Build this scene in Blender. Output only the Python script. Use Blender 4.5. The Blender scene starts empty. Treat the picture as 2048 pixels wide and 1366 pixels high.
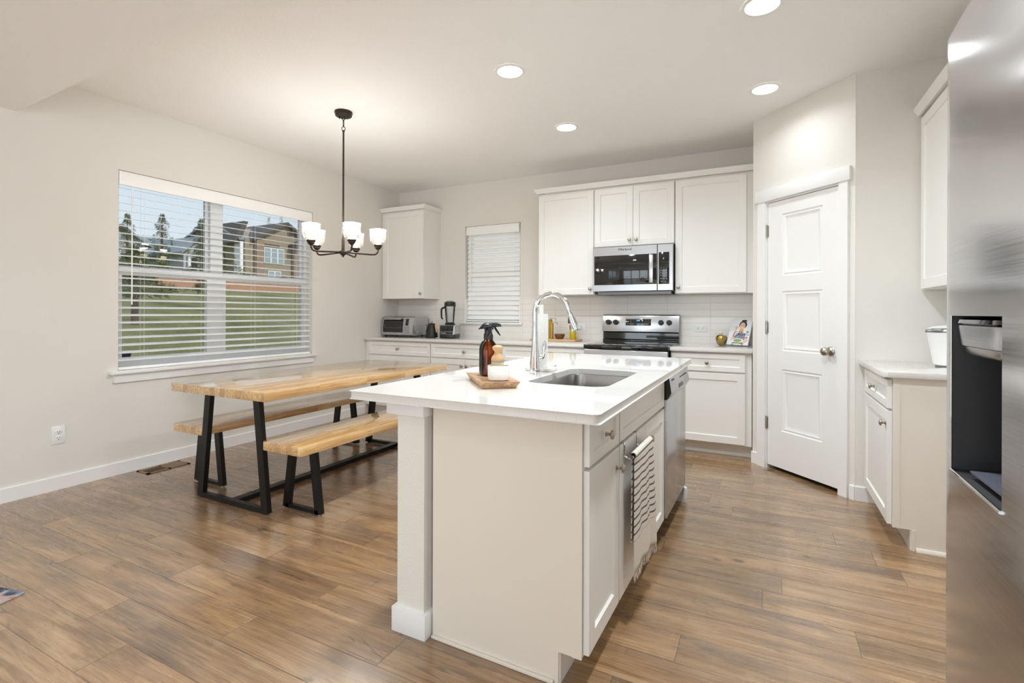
import bpy, bmesh, math, random
from mathutils import Matrix, Vector
R = math.radians
sc = bpy.context.scene
COL = sc.collection
PI = math.pi

# ------------------------------------------------------------------ camera
cam_d = bpy.data.cameras.new('camera')
cam_d.sensor_width = 36
cam_d.lens = 997.7 / 2048 * 36
cam_d.shift_y = -57.5 / 2048
cam_d.clip_start = 0.05
cam = bpy.data.objects.new('camera', cam_d)
COL.objects.link(cam)
YAW = 0.4689
cam.matrix_world = (Matrix.Translation((4.2404, -5.1205, 1.1973)) @ Matrix.Rotation(YAW, 4, 'Z')
                    @ Matrix.Rotation(PI / 2, 4, 'X') @ Matrix.Rotation(0.003, 4, 'Z'))
sc.camera = cam

# ------------------------------------------------------------------ render look
vs = sc.view_settings
vs.view_transform = 'Standard'
vs.look = 'None'
vs.gamma = 1
vs.use_curve_mapping = False
vs.exposure = 0.3
sc.cycles.max_bounces = 9
sc.cycles.diffuse_bounces = 5
sc.cycles.glossy_bounces = 5
sc.cycles.transmission_bounces = 6
sc.cycles.transparent_max_bounces = 24
sc.cycles.caustics_reflective = False
sc.cycles.caustics_refractive = False
sc.cycles.sample_clamp_indirect = 6

# ------------------------------------------------------------------ sky
w = bpy.data.worlds.new('sky')
sc.world = w
w.use_nodes = True
nt = w.node_tree
bg = nt.nodes['Background']
tc = nt.nodes.new('ShaderNodeTexCoord')
sx = nt.nodes.new('ShaderNodeSeparateXYZ')
rp = nt.nodes.new('ShaderNodeValToRGB')
nt.links.new(tc.outputs['Generated'], sx.inputs[0])
nt.links.new(sx.outputs['Z'], rp.inputs[0])
nt.links.new(rp.outputs[0], bg.inputs[0])
rp.color_ramp.elements[0].position = 0.0
rp.color_ramp.elements[0].color = (0.73, 0.81, 0.86, 1)
rp.color_ramp.elements[1].position = 0.5
rp.color_ramp.elements[1].color = (0.52, 0.66, 0.82, 1)
bg.inputs['Strength'].default_value = 0.92


def lamp(name, kind, loc, energy, col=(1, 1, 1), rot=(0, 0, 0), **k):
    d = bpy.data.lights.new(name, kind)
    d.energy = energy
    d.color = col
    for a, v in k.items():
        setattr(d, a, v)
    o = bpy.data.objects.new(name, d)
    o.location = loc
    o.rotation_euler = rot
    COL.objects.link(o)
    return o


sun = lamp('sun', 'SUN', (20, 0, 30), 2.15, (1, 0.97, 0.94), angle=R(8))
sun.rotation_euler = Vector((0.75, 0.08, 0.62)).to_track_quat('Z', 'Y').to_euler()
# area lamps added to imitate daylight from unseen living room doors and window
lamp('fill_living_doors', 'AREA', (2.2, -9.72, 1.15), 62, (0.84, 0.935, 1.0), (R(90), 0, 0), shape='RECTANGLE', size=3.4, size_y=2.1)
lamp('fill_living_window', 'AREA', (-0.14, -7.2, 1.4), 12, (0.85, 0.935, 1.0), (0, R(-90), 0), shape='RECTANGLE', size=1.5, size_y=2.2)


lamp('fill_right_window', 'AREA', (5.6, -5.75, 1.4), 62, (0.84, 0.935, 1.0), (0, R(90), 0), shape='RECTANGLE', size=1.6, size_y=1.9)  # added fill lamp brightening island front and left wall, outside an unseen window


# ------------------------------------------------------------------ node helpers
def lin(c):
    return tuple((x / 255 / 12.92) if x / 255 <= 0.04045 else ((x / 255 + 0.055) / 1.055) ** 2.4 for x in c) + (1,)


def new_mat(name):
    m = bpy.data.materials.new(name)
    m.use_nodes = True
    return m, m.node_tree, m.node_tree.nodes['Principled BSDF']


class NG:
    """tiny node-graph helper"""
    def __init__(s, nt):
        s.nt = nt

    def n(s, typ, ins=None, **k):
        x = s.nt.nodes.new(typ)
        for a, v in k.items():
            setattr(x, a, v)
        for a, v in (ins or {}).items():
            if isinstance(v, bpy.types.NodeSocket):
                s.nt.links.new(v, x.inputs[a])
            else:
                x.inputs[a].default_value = v
        return x

    def m(s, op, a, b=0.0, c=0.0):
        return s.n('ShaderNodeMath', {0: a, 1: b, 2: c}, operation=op).outputs[0]

    def coord(s, kind='Object'):
        return s.n('ShaderNodeTexCoord').outputs[kind]

    def noise(s, vec, scale, detail=3, rough=0.5, dist=0.0):
        return s.n('ShaderNodeTexNoise', {'Vector': vec, 'Scale': scale, 'Detail': detail, 'Roughness': rough, 'Distortion': dist}).outputs[0]

    def vmul(s, vec, v):
        return s.n('ShaderNodeVectorMath', {0: vec, 1: v}, operation='MULTIPLY').outputs[0]

    def ramp(s, fac, stops):
        x = s.n('ShaderNodeValToRGB', {0: fac})
        cr = x.color_ramp
        while len(cr.elements) < len(stops):
            cr.elements.new(0.5)
        for e, (p, c) in zip(cr.elements, stops):
            e.position = p
            e.color = c
        return x.outputs[0]

    def mix(s, fac, a, b, mode='MIX'):
        x = s.n('ShaderNodeMix', data_type='RGBA', blend_type=mode)
        for i, v in ((0, fac), (6, a), (7, b)):
            if isinstance(v, bpy.types.NodeSocket):
                s.nt.links.new(v, x.inputs[i])
            else:
                x.inputs[i].default_value = v
        return x.outputs[2]

    def bump(s, h, strength, dist=0.01):
        return s.n('ShaderNodeBump', {'Height': h, 'Strength': strength, 'Distance': dist}).outputs[0]


def plain(name, rgb, rough=0.5, metal=0.0, bump=None, coat=0.0, var=0.0, varscale=6.0, emit=None, **extra):
    m, nt, b = new_mat(name)
    g = NG(nt)
    c = lin(rgb)
    b.inputs['Base Color'].default_value = c
    b.inputs['Roughness'].default_value = rough
    b.inputs['Metallic'].default_value = metal
    b.inputs['Coat Weight'].default_value = coat
    for k, v in extra.items():
        b.inputs[k.replace('_', ' ')].default_value = v
    if var:
        n = g.noise(g.coord(), varscale, 4)
        f = g.m('MULTIPLY_ADD', n, 2 * var, 1 - var)
        cc = g.n('ShaderNodeVectorMath', {0: c[:3], 'Scale': f}, operation='SCALE').outputs[0]
        nt.links.new(cc, b.inputs['Base Color'])
    if bump:
        sc_, st, ds = bump
        nt.links.new(g.bump(g.noise(g.coord(), sc_, 2), st, ds), b.inputs['Normal'])
    if emit:
        b.inputs['Emission Color'].default_value = tuple(emit[0]) + (1,)
        b.inputs['Emission Strength'].default_value = emit[1]
    return m


M = {}
M['wall'] = plain('wall_paint', (229, 225, 218), 0.75, bump=(120, 0.35, 0.004))
M['ceil'] = plain('ceiling_paint', (247, 246, 244), 0.8, bump=(95, 0.5, 0.006))
M['trim'] = plain('trim_paint', (240, 239, 237), 0.35, var=0.01)
M['cab'] = plain('cabinet_paint', (237, 235, 230), 0.38, var=0.01)
M['panel'] = plain('cabinet_side_warm_light', (230, 221, 209), 0.45, var=0.012)  # warm light tinted into the side colour, beside the white fronts
M['vinyl'] = plain('window_vinyl', (236, 238, 241), 0.35, var=0.01)
M['blind'] = plain('blind_slat', (250, 250, 248), 0.4, var=0.01)
M['black'] = plain('black_steel', (17, 17, 18), 0.42, 0.3, bump=(300, 0.1, 0.001))
M['blackpl'] = plain('black_plastic', (22, 22, 24), 0.32, var=0.02)
M['blackgl'] = plain('black_glass', (8, 8, 9), 0.06, coat=0.6, var=0.02)
M['darkgap'] = plain('dark_gap', (20, 18, 16), 0.8, var=0.05)
M['nickel'] = plain('brushed_nickel', (176, 168, 156), 0.28, 1.0, var=0.03)
M['chrome'] = plain('chrome', (225, 226, 228), 0.05, 1.0, var=0.01)
M['bronze'] = plain('bronze_metal', (62, 54, 47), 0.38, 0.85, var=0.05)
M['white'] = plain('white_plastic', (240, 240, 238), 0.3, var=0.01)
M['ceramic'] = plain('white_ceramic', (232, 228, 221), 0.35, var=0.015)
M['slot'] = plain('outlet_slot', (45, 42, 40), 0.6, var=0.05)
M['gold'] = plain('gold_metal', (188, 160, 96), 0.16, 1.0, var=0.06, bump=(40, 0.2, 0.004))
M['kettle'] = plain('matt_black', (24, 24, 25), 0.5, var=0.04)
M['grip'] = plain('light_wood', (206, 162, 116), 0.45, var=0.12, varscale=30)
M['walnut'] = plain('walnut_wood', (112, 70, 44), 0.45, var=0.2, varscale=25)
M['bristle'] = plain('bristle', (222, 205, 160), 0.7, var=0.1, varscale=60)
M['greyrub'] = plain('grey_band', (152, 146, 142), 0.5, var=0.02)
M['emit'] = plain('lamp_diffuser', (255, 255, 255), 0.5, emit=((1, 0.97, 0.92), 9), var=0.01)
M['paper'] = plain('paper_towel', (236, 235, 230), 0.9, bump=(160, 0.6, 0.004))
M['vent'] = plain('vent_metal', (138, 112, 84), 0.45, 0.3, var=0.05)
M['board'] = plain('serving_board', (205, 168, 126), 0.5, var=0.08, varscale=18)
M['oil'] = plain('olive_oil', (196, 178, 20), 0.12, var=0.05, coat=0.5)
M['silver'] = plain('silver_plastic', (182, 182, 180), 0.35, 0.5, var=0.02)
M['grey'] = plain('grey_print', (150, 150, 150), 0.5, var=0.02)
M['inkk'] = plain('ink', (22, 22, 28), 0.5, var=0.05)
M['blue_led'] = plain('blue_display', (10, 30, 60), 0.3, emit=((0.05, 0.35, 1.0), 2.2), var=0.01)
M['legend'] = plain('panel_legend', (205, 205, 205), 0.5, var=0.01)


def m_floor():
    m, nt, b = new_mat('plank_floor')
    g = NG(nt)
    co = g.coord()
    s = g.n('ShaderNodeSeparateXYZ', {0: co})
    x, y = s.outputs[0], s.outputs[1]
    yy = g.m('DIVIDE', g.m('ADD', y, 20 * 0.16 + 0.62), 0.16)
    row = g.m('FLOOR', yy)
    fy = g.m('FRACT', yy)
    rr = g.n('ShaderNodeTexWhiteNoise', {'W': row}, noise_dimensions='1D').outputs[0]
    xx = g.m('DIVIDE', g.m('ADD', x, g.m('MULTIPLY', rr, 7.3)), 1.22)
    colm = g.m('FLOOR', xx)
    fx = g.m('FRACT', xx)
    idv = g.n('ShaderNodeCombineXYZ', {0: row, 1: colm}).outputs[0]
    wn = g.n('ShaderNodeTexWhiteNoise', {'Vector': idv}, noise_dimensions='3D')
    rid = wn.outputs[0]
    # seams
    dy = g.m('MULTIPLY', g.m('SUBTRACT', 0.5, g.m('ABSOLUTE', g.m('SUBTRACT', fy, 0.5))), 0.16)
    dx = g.m('MULTIPLY', g.m('SUBTRACT', 0.5, g.m('ABSOLUTE', g.m('SUBTRACT', fx, 0.5))), 1.22)
    seam = g.m('SUBTRACT', 1.0, g.m('SMOOTH_MIN', 1.0, g.m('DIVIDE', g.m('MINIMUM', dx, dy), 0.0022), 0.1))
    seam = g.m('MAXIMUM', seam, 0.0)
    # grain coordinates, shifted for each plank
    off = g.n('ShaderNodeVectorMath', {0: wn.outputs[1], 1: (40, 40, 40)}, operation='MULTIPLY').outputs[0]
    p = g.n('ShaderNodeVectorMath', {0: co, 1: off}, operation='ADD').outputs[0]
    big = g.noise(g.vmul(p, (0.9, 6.5, 1)), 1.0, 2, 0.45, 0.25)
    rings = g.m('MULTIPLY', g.m('PINGPONG', g.m('MULTIPLY', big, 26), 0.5), 2.0)
    ringc = g.ramp(rings, [(0.0, (1, 1, 1, 1)), (0.3, (0, 0, 0, 1))])
    some = g.ramp(wn.outputs[1], [(0.35, (0.15, 0.15, 0.15, 1)), (0.6, (1, 1, 1, 1))])
    ringc = g.m('MULTIPLY', ringc, some)
    fine = g.noise(g.vmul(p, (4, 150, 1)), 1.0, 4, 0.65, 0.5)
    med = g.noise(g.vmul(p, (1.2, 13, 1)), 1.0, 5, 0.62, 0.8)
    blot = g.noise(g.vmul(p, (2.0, 5.0, 1)), 1.0, 4, 0.6, 0.5)
    saw = g.noise(g.vmul(p, (46, 3, 1)), 1.0, 2, 0.5, 0.3)
    tex = g.m('ADD', g.m('MULTIPLY', med, 0.55), g.m('MULTIPLY', fine, 0.45))
    c = g.ramp(tex, [(0.30, lin((96, 74, 54))), (0.45, lin((146, 117, 86))), (0.55, lin((174, 142, 106))), (0.70, lin((202, 174, 140)))])
    tone = g.ramp(rid, [(0.0, lin((222, 216, 210))), (0.5, lin((242, 234, 226))), (1.0, lin((255, 245, 232)))])
    c = g.mix(1.0, c, tone, 'MULTIPLY')
    smoke = g.ramp(blot, [(0.32, (1, 1, 1, 1)), (0.52, (0, 0, 0, 1))])
    c = g.mix(g.m('MULTIPLY', smoke, 0.5), c, lin((104, 88, 76)))
    pale = g.ramp(blot, [(0.56, (0, 0, 0, 1)), (0.7, (1, 1, 1, 1))])
    c = g.mix(g.m('MULTIPLY', g.m('MULTIPLY', pale, saw), 0.4), c, lin((206, 180, 148)))
    sawd = g.ramp(saw, [(0.3, (1, 1, 1, 1)), (0.42, (0, 0, 0, 1))])
    c = g.mix(g.m('MULTIPLY', g.m('MULTIPLY', sawd, smoke), 0.35), c, lin((74, 62, 56)))
    dark = g.ramp(g.noise(g.vmul(p, (2.6, 24, 1)), 1.0, 3, 0.5, 1.8), [(0.27, (1, 1, 1, 1)), (0.36, (0, 0, 0, 1))])
    c = g.mix(g.m('MULTIPLY', dark, 0.6), c, lin((64, 54, 49)))
    knot = g.ramp(g.noise(g.vmul(p, (4.5, 11, 1)), 1.0, 2, 0.4, 0.2), [(0.2, (1, 1, 1, 1)), (0.27, (0, 0, 0, 1))])
    c = g.mix(g.m('MULTIPLY', knot, 0.75), c, lin((52, 42, 36)))
    c = g.mix(g.m('MULTIPLY', ringc, 0.14), c, lin((92, 70, 52)))
    c = g.mix(g.m('MULTIPLY', seam, 0.8), c, lin((46, 35, 28)))
    nt.links.new(c, b.inputs['Base Color'])
    rough = g.m('ADD', g.m('MULTIPLY_ADD', fine, 0.14, 0.14), g.m('MULTIPLY', ringc, 0.25))
    nt.links.new(rough, b.inputs['Roughness'])
    h = g.m('ADD', g.m('MULTIPLY', fine, 0.3), g.m('MULTIPLY', ringc, -0.6))
    h = g.m('SUBTRACT', h, g.m('MULTIPLY', seam, 1.6))
    nt.links.new(g.bump(h, 0.3, 0.0014), b.inputs['Normal'])
    b.inputs['Specular IOR Level'].default_value = 0.9
    b.inputs['Coat Weight'].default_value = 0.45
    b.inputs['Coat Roughness'].default_value = 0.2
    b.inputs['Coat IOR'].default_value = 1.65
    return m


def m_butcher(name, light=1.0):
    m, nt, b = new_mat(name)
    g = NG(nt)
    co = g.coord()
    s = g.n('ShaderNodeSeparateXYZ', {0: co})
    x, y = s.outputs[0], s.outputs[1]
    xx = g.m('DIVIDE', x, 0.046)
    row = g.m('FLOOR', xx)
    rr = g.n('ShaderNodeTexWhiteNoise', {'W': row}, noise_dimensions='1D').outputs[0]
    yy = g.m('DIVIDE', g.m('ADD', y, g.m('MULTIPLY', rr, 5.1)), 0.42)
    wn = g.n('ShaderNodeTexWhiteNoise', {'Vector': g.n('ShaderNodeCombineXYZ', {0: row, 1: g.m('FLOOR', yy)}).outputs[0]}, noise_dimensions='3D')
    p = g.n('ShaderNodeVectorMath', {0: co, 1: g.vmul(wn.outputs[1], (9, 9, 9))}, operation='ADD').outputs[0]
    gr = g.noise(g.vmul(p, (70, 3.5, 70)), 1.0, 4, 0.6, 0.5)
    c = g.ramp(gr, [(0.3, lin((190, 146, 94))), (0.5, lin((219, 180, 126))), (0.7, lin((234, 204, 156)))])
    t = g.ramp(wn.outputs[0], [(0, lin((222, 208, 196))), (0.6, lin((250, 244, 236))), (1, lin((255, 255, 250)))])
    c = g.mix(1.0, c, t, 'MULTIPLY')
    nt.links.new(c, b.inputs['Base Color'])
    nt.links.new(g.m('MULTIPLY_ADD', gr, 0.12, 0.2), b.inputs['Roughness'])
    b.inputs['Coat Weight'].default_value = 1.0
    b.inputs['Coat Roughness'].default_value = 0.12
    b.inputs['Coat IOR'].default_value = 1.6
    return m


def m_quartz():
    m, nt, b = new_mat('white_quartz')
    g = NG(nt)
    co = g.coord()
    v = g.noise(co, 420, 2, 0.6)
    c = g.ramp(v, [(0.3, lin((210, 205, 199))), (0.45, lin((221, 217, 212))), (0.7, lin((227, 224, 219)))])
    nt.links.new(c, b.inputs['Base Color'])
    b.inputs['Roughness'].default_value = 0.035
    b.inputs['IOR'].default_value = 1.65
    return m


def m_tile():
    m, nt, b = new_mat('backsplash_tile')
    g = NG(nt)
    s = g.n('ShaderNodeSeparateXYZ', {0: g.coord()})
    x, z = s.outputs[0], s.outputs[2]
    fx = g.m('FRACT', g.m('DIVIDE', g.m('ADD', x, 10 * 0.398 - 2.583), 0.398))
    fz = g.m('FRACT', g.m('DIVIDE', g.m('SUBTRACT', z, 0.975), 0.0642))
    dx = g.m('MULTIPLY', g.m('SUBTRACT', 0.5, g.m('ABSOLUTE', g.m('SUBTRACT', fx, 0.5))), 0.398)
    dz = g.m('MULTIPLY', g.m('SUBTRACT', 0.5, g.m('ABSOLUTE', g.m('SUBTRACT', fz, 0.5))), 0.0642)
    d = g.m('MINIMUM', dx, dz)
    grout = g.ramp(g.m('DIVIDE', d, 0.0016), [(0.6, (1, 1, 1, 1)), (1.0, (0, 0, 0, 1))])
    nt.links.new(g.mix(grout, lin((238, 234, 228)), lin((206, 200, 193))), b.inputs['Base Color'])
    nt.links.new(g.m('MULTIPLY_ADD', grout, 0.4, 0.22), b.inputs['Roughness'])
    nt.links.new(g.bump(g.m('SUBTRACT', 1.0, grout), 0.4, 0.001), b.inputs['Normal'])
    return m


def m_steel(name, rough=0.2, axis=(2, 2, 300), rgb=(190, 190, 192), wob=0.0, bs=0.05):
    m, nt, b = new_mat(name)
    g = NG(nt)
    co = g.coord()
    n1 = g.noise(g.vmul(co, axis), 1.0, 3, 0.6)
    b.inputs['Base Color'].default_value = lin(rgb)
    b.inputs['Metallic'].default_value = 1.0
    nt.links.new(g.m('MULTIPLY_ADD', n1, 0.12, rough - 0.06), b.inputs['Roughness'])
    h = n1
    if wob:
        h = g.m('MULTIPLY', g.noise(g.vmul(co, (1, 0.8, 2.2)), 2.0, 1, 0.3), wob)
        nt.links.new(g.bump(h, 1.0, 0.01), b.inputs['Normal'])
        b.inputs['Anisotropic'].default_value = 0.75
        b.inputs['Anisotropic Rotation'].default_value = 0.0
        nt.links.new(g.n('ShaderNodeTangent', direction_type='RADIAL', axis='Z').outputs[0], b.inputs['Tangent'])
    else:
        nt.links.new(g.bump(h, bs, 0.001), b.inputs['Normal'])
    return m


def m_glass(name, tint=(1, 1, 1), refl=1.0, rough=0.0, bump=None, haze=0.0):
    """thin pane: clear straight through, with a fresnel reflection"""
    m = bpy.data.materials.new(name)
    m.use_nodes = True
    nt = m.node_tree
    nt.nodes.remove(nt.nodes['Principled BSDF'])
    out = nt.nodes['Material Output']
    g = NG(nt)
    fr = g.n('ShaderNodeFresnel', {'IOR': 1.45})
    tr = g.n('ShaderNodeBsdfTransparent', {'Color': tuple(tint) + (1,)})
    gl = g.n('ShaderNodeBsdfGlossy', {'Roughness': rough})
    if bump:
        bn = g.bump(g.n('ShaderNodeTexVoronoi', {'Vector': g.coord(), 'Scale': bump[0]}).outputs[0], bump[1], bump[2])
        nt.links.new(bn, gl.inputs['Normal'])
        nt.links.new(bn, fr.inputs['Normal'])
    base = tr.outputs[0]
    if haze:
        df = g.n('ShaderNodeBsdfTranslucent', {'Color': (1, 0.98, 0.95, 1)})
        base = g.n('ShaderNodeMixShader', {0: haze, 1: tr.outputs[0], 2: df.outputs[0]}).outputs[0]
    mx = g.n('ShaderNodeMixShader', {0: g.m('MULTIPLY', fr.outputs[0], refl), 1: base, 2: gl.outputs[0]})
    nt.links.new(mx.outputs[0], out.inputs[0])
    return m


def m_grain(name, a, bcol, axis=(1, 30, 30), rough=0.45, scale=2.0):
    m, nt, b = new_mat(name)
    g = NG(nt)
    n = g.noise(g.vmul(g.coord(), axis), scale, 4, 0.6, 1.2)
    nt.links.new(g.ramp(n, [(0.3, lin(a)), (0.7, lin(bcol))]), b.inputs['Base Color'])
    b.inputs['Roughness'].default_value = rough
    return m


def m_towel():
    m, nt, b = new_mat('striped_cotton')
    g = NG(nt)
    uv = g.n('ShaderNodeUVMap').outputs[0]
    s = g.n('ShaderNodeSeparateXYZ', {0: uv})
    v = s.outputs[1]
    f = g.m('FRACT', g.m('DIVIDE', v, 0.0285))
    st = g.m('LESS_THAN', f, 0.25)
    rng = g.m('MULTIPLY', st, g.m('LESS_THAN', v, 0.315))
    wv = g.noise(g.coord(), 500, 2)
    c = g.mix(g.m('MULTIPLY', rng, 0.93), lin((226, 218, 208)), lin((72, 68, 68)))
    nt.links.new(c, b.inputs['Base Color'])
    b.inputs['Roughness'].default_value = 0.95
    nt.links.new(g.bump(wv, 0.5, 0.002), b.inputs['Normal'])
    return m


def m_lawn():
    m, nt, b = new_mat('lawn_and_dirt')
    g = NG(nt)
    co = g.coord()
    n1 = g.noise(co, 0.6, 5, 0.65)
    n2 = g.noise(co, 14, 3, 0.7)
    gr = g.ramp(g.m('ADD', g.m('MULTIPLY', n1, 0.6), g.m('MULTIPLY', n2, 0.4)),
                [(0.3, lin((80, 82, 42))), (0.5, lin((116, 114, 66))), (0.7, lin((150, 142, 88)))])
    dirt = g.ramp(n2, [(0.3, lin((150, 98, 62))), (0.7, lin((196, 142, 100)))])
    x = g.n('ShaderNodeSeparateXYZ', {0: co}).outputs[0]
    e = g.m('ADD', x, g.m('MULTIPLY', n1, 3.0))
    mk = g.m('MULTIPLY', g.m('LESS_THAN', e, -22.0), g.m('GREATER_THAN', e, -29.5))
    nt.links.new(g.mix(mk, gr, dirt), b.inputs['Base Color'])
    b.inputs['Roughness'].default_value = 0.95
    nt.links.new(g.bump(n2, 0.8, 0.1), b.inputs['Normal'])
    return m


def m_leaf(name, a, bb, scale=3):
    m, nt, b = new_mat(name)
    g = NG(nt)
    n = g.noise(g.coord(), scale, 4, 0.7)
    nt.links.new(g.ramp(n, [(0.3, lin(a)), (0.7, lin(bb))]), b.inputs['Base Color'])
    b.inputs['Roughness'].default_value = 0.85
    return m


def m_mat():
    m, nt, b = new_mat('printed_mat')
    g = NG(nt)
    n = g.noise(g.coord(), 7, 3, 0.6, 1.0)
    c = g.ramp(n, [(0.3, lin((24, 34, 44))), (0.45, lin((62, 70, 92))), (0.55, lin((150, 158, 172))), (0.62, lin((196, 160, 140))), (0.75, lin((60, 66, 88)))])
    nt.links.new(c, b.inputs['Base Color'])
    b.inputs['Roughness'].default_value = 0.9
    return m


M['floor'] = m_floor()
M['butcher'] = m_butcher('butcher_block')
M['quartz'] = m_quartz()
M['tile'] = m_tile()
M['steel'] = m_steel('stainless_steel', 0.24)
M['fridge'] = m_steel('fridge_steel', 0.17, (2, 2, 260), (206, 205, 206), wob=0.02)
M['sink'] = m_steel('sink_steel', 0.3, (60, 60, 3), (176, 174, 172))
M['glass'] = m_glass('window_glass', (0.97, 0.98, 0.98), 0.8)
M['clear'] = m_glass('clear_plastic', (0.93, 0.94, 0.95), 1.0)
M['shade'] = m_glass('hammered_glass', (0.97, 0.96, 0.94), 0.8, 0.05, (60, 0.7, 0.01), haze=0.06)
M['amber'] = m_glass('amber_glass', (0.76, 0.46, 0.13), 1.0)
M['tray'] = m_grain('acacia_wood', (138, 98, 66), (212, 174, 134), (3, 26, 26))
M['marble'] = plain('white_marble', (222, 222, 216), 0.25, var=0.06, varscale=30)
M['towel'] = m_towel()
M['lawn'] = m_lawn()
M['pine'] = m_leaf('pine_needles', (44, 54, 30), (104, 112, 66))
M['leaf'] = m_leaf('shrub_leaves', (84, 96, 44), (150, 150, 78))
M['bark'] = m_leaf('bark', (66, 50, 38), (112, 90, 70), 8)
M['stucco'] = plain('tan_siding', (150, 136, 116), 0.85, var=0.06)
M['gstone'] = plain('brown_stone', (148, 126, 108), 0.9, var=0.25, varscale=9)
M['roof'] = plain('roof_shingle', (138, 146, 150), 0.9, var=0.1, varscale=9)
M['roofb'] = plain('brown_roof', (156, 134, 122), 0.9, var=0.1, varscale=9)
M['fascia'] = plain('dark_fascia', (82, 76, 70), 0.7, var=0.05)
M['gsiding'] = plain('grey_siding', (172, 176, 178), 0.85, var=0.05)
M['hglass'] = plain('house_glass', (150, 164, 168), 0.1, var=0.05)
M['shadow'] = plain('opening_shade', (52, 50, 50), 0.8, var=0.1)  # flat dark tone that paints the shade inside house recesses
M['mat'] = m_mat()
M['cotton'] = plain('plain_cotton', (226, 218, 208), 0.95, var=0.02)
M['skin'] = plain('printed_skin', (226, 184, 160), 0.5, var=0.04)
M['hair'] = plain('printed_hair', (40, 28, 26), 0.5, var=0.05)
M['shirt'] = plain('printed_shirt', (150, 148, 172), 0.5, var=0.12, varscale=60)
M['salad'] = plain('printed_salad', (126, 168, 60), 0.5, var=0.3, varscale=90)
M['cover'] = plain('book_cover', (226, 228, 232), 0.3, var=0.01)
M['yellowp'] = plain('printed_yellow', (206, 160, 80), 0.5, var=0.1, varscale=60)
M['pepper'] = plain('mill_gold', (176, 140, 50), 0.3, 0.4, var=0.15, varscale=80)
M['bulb'] = plain('bulb_glow', (255, 240, 220), 0.4, emit=((1, 0.83, 0.6), 10), var=0.01)


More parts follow.
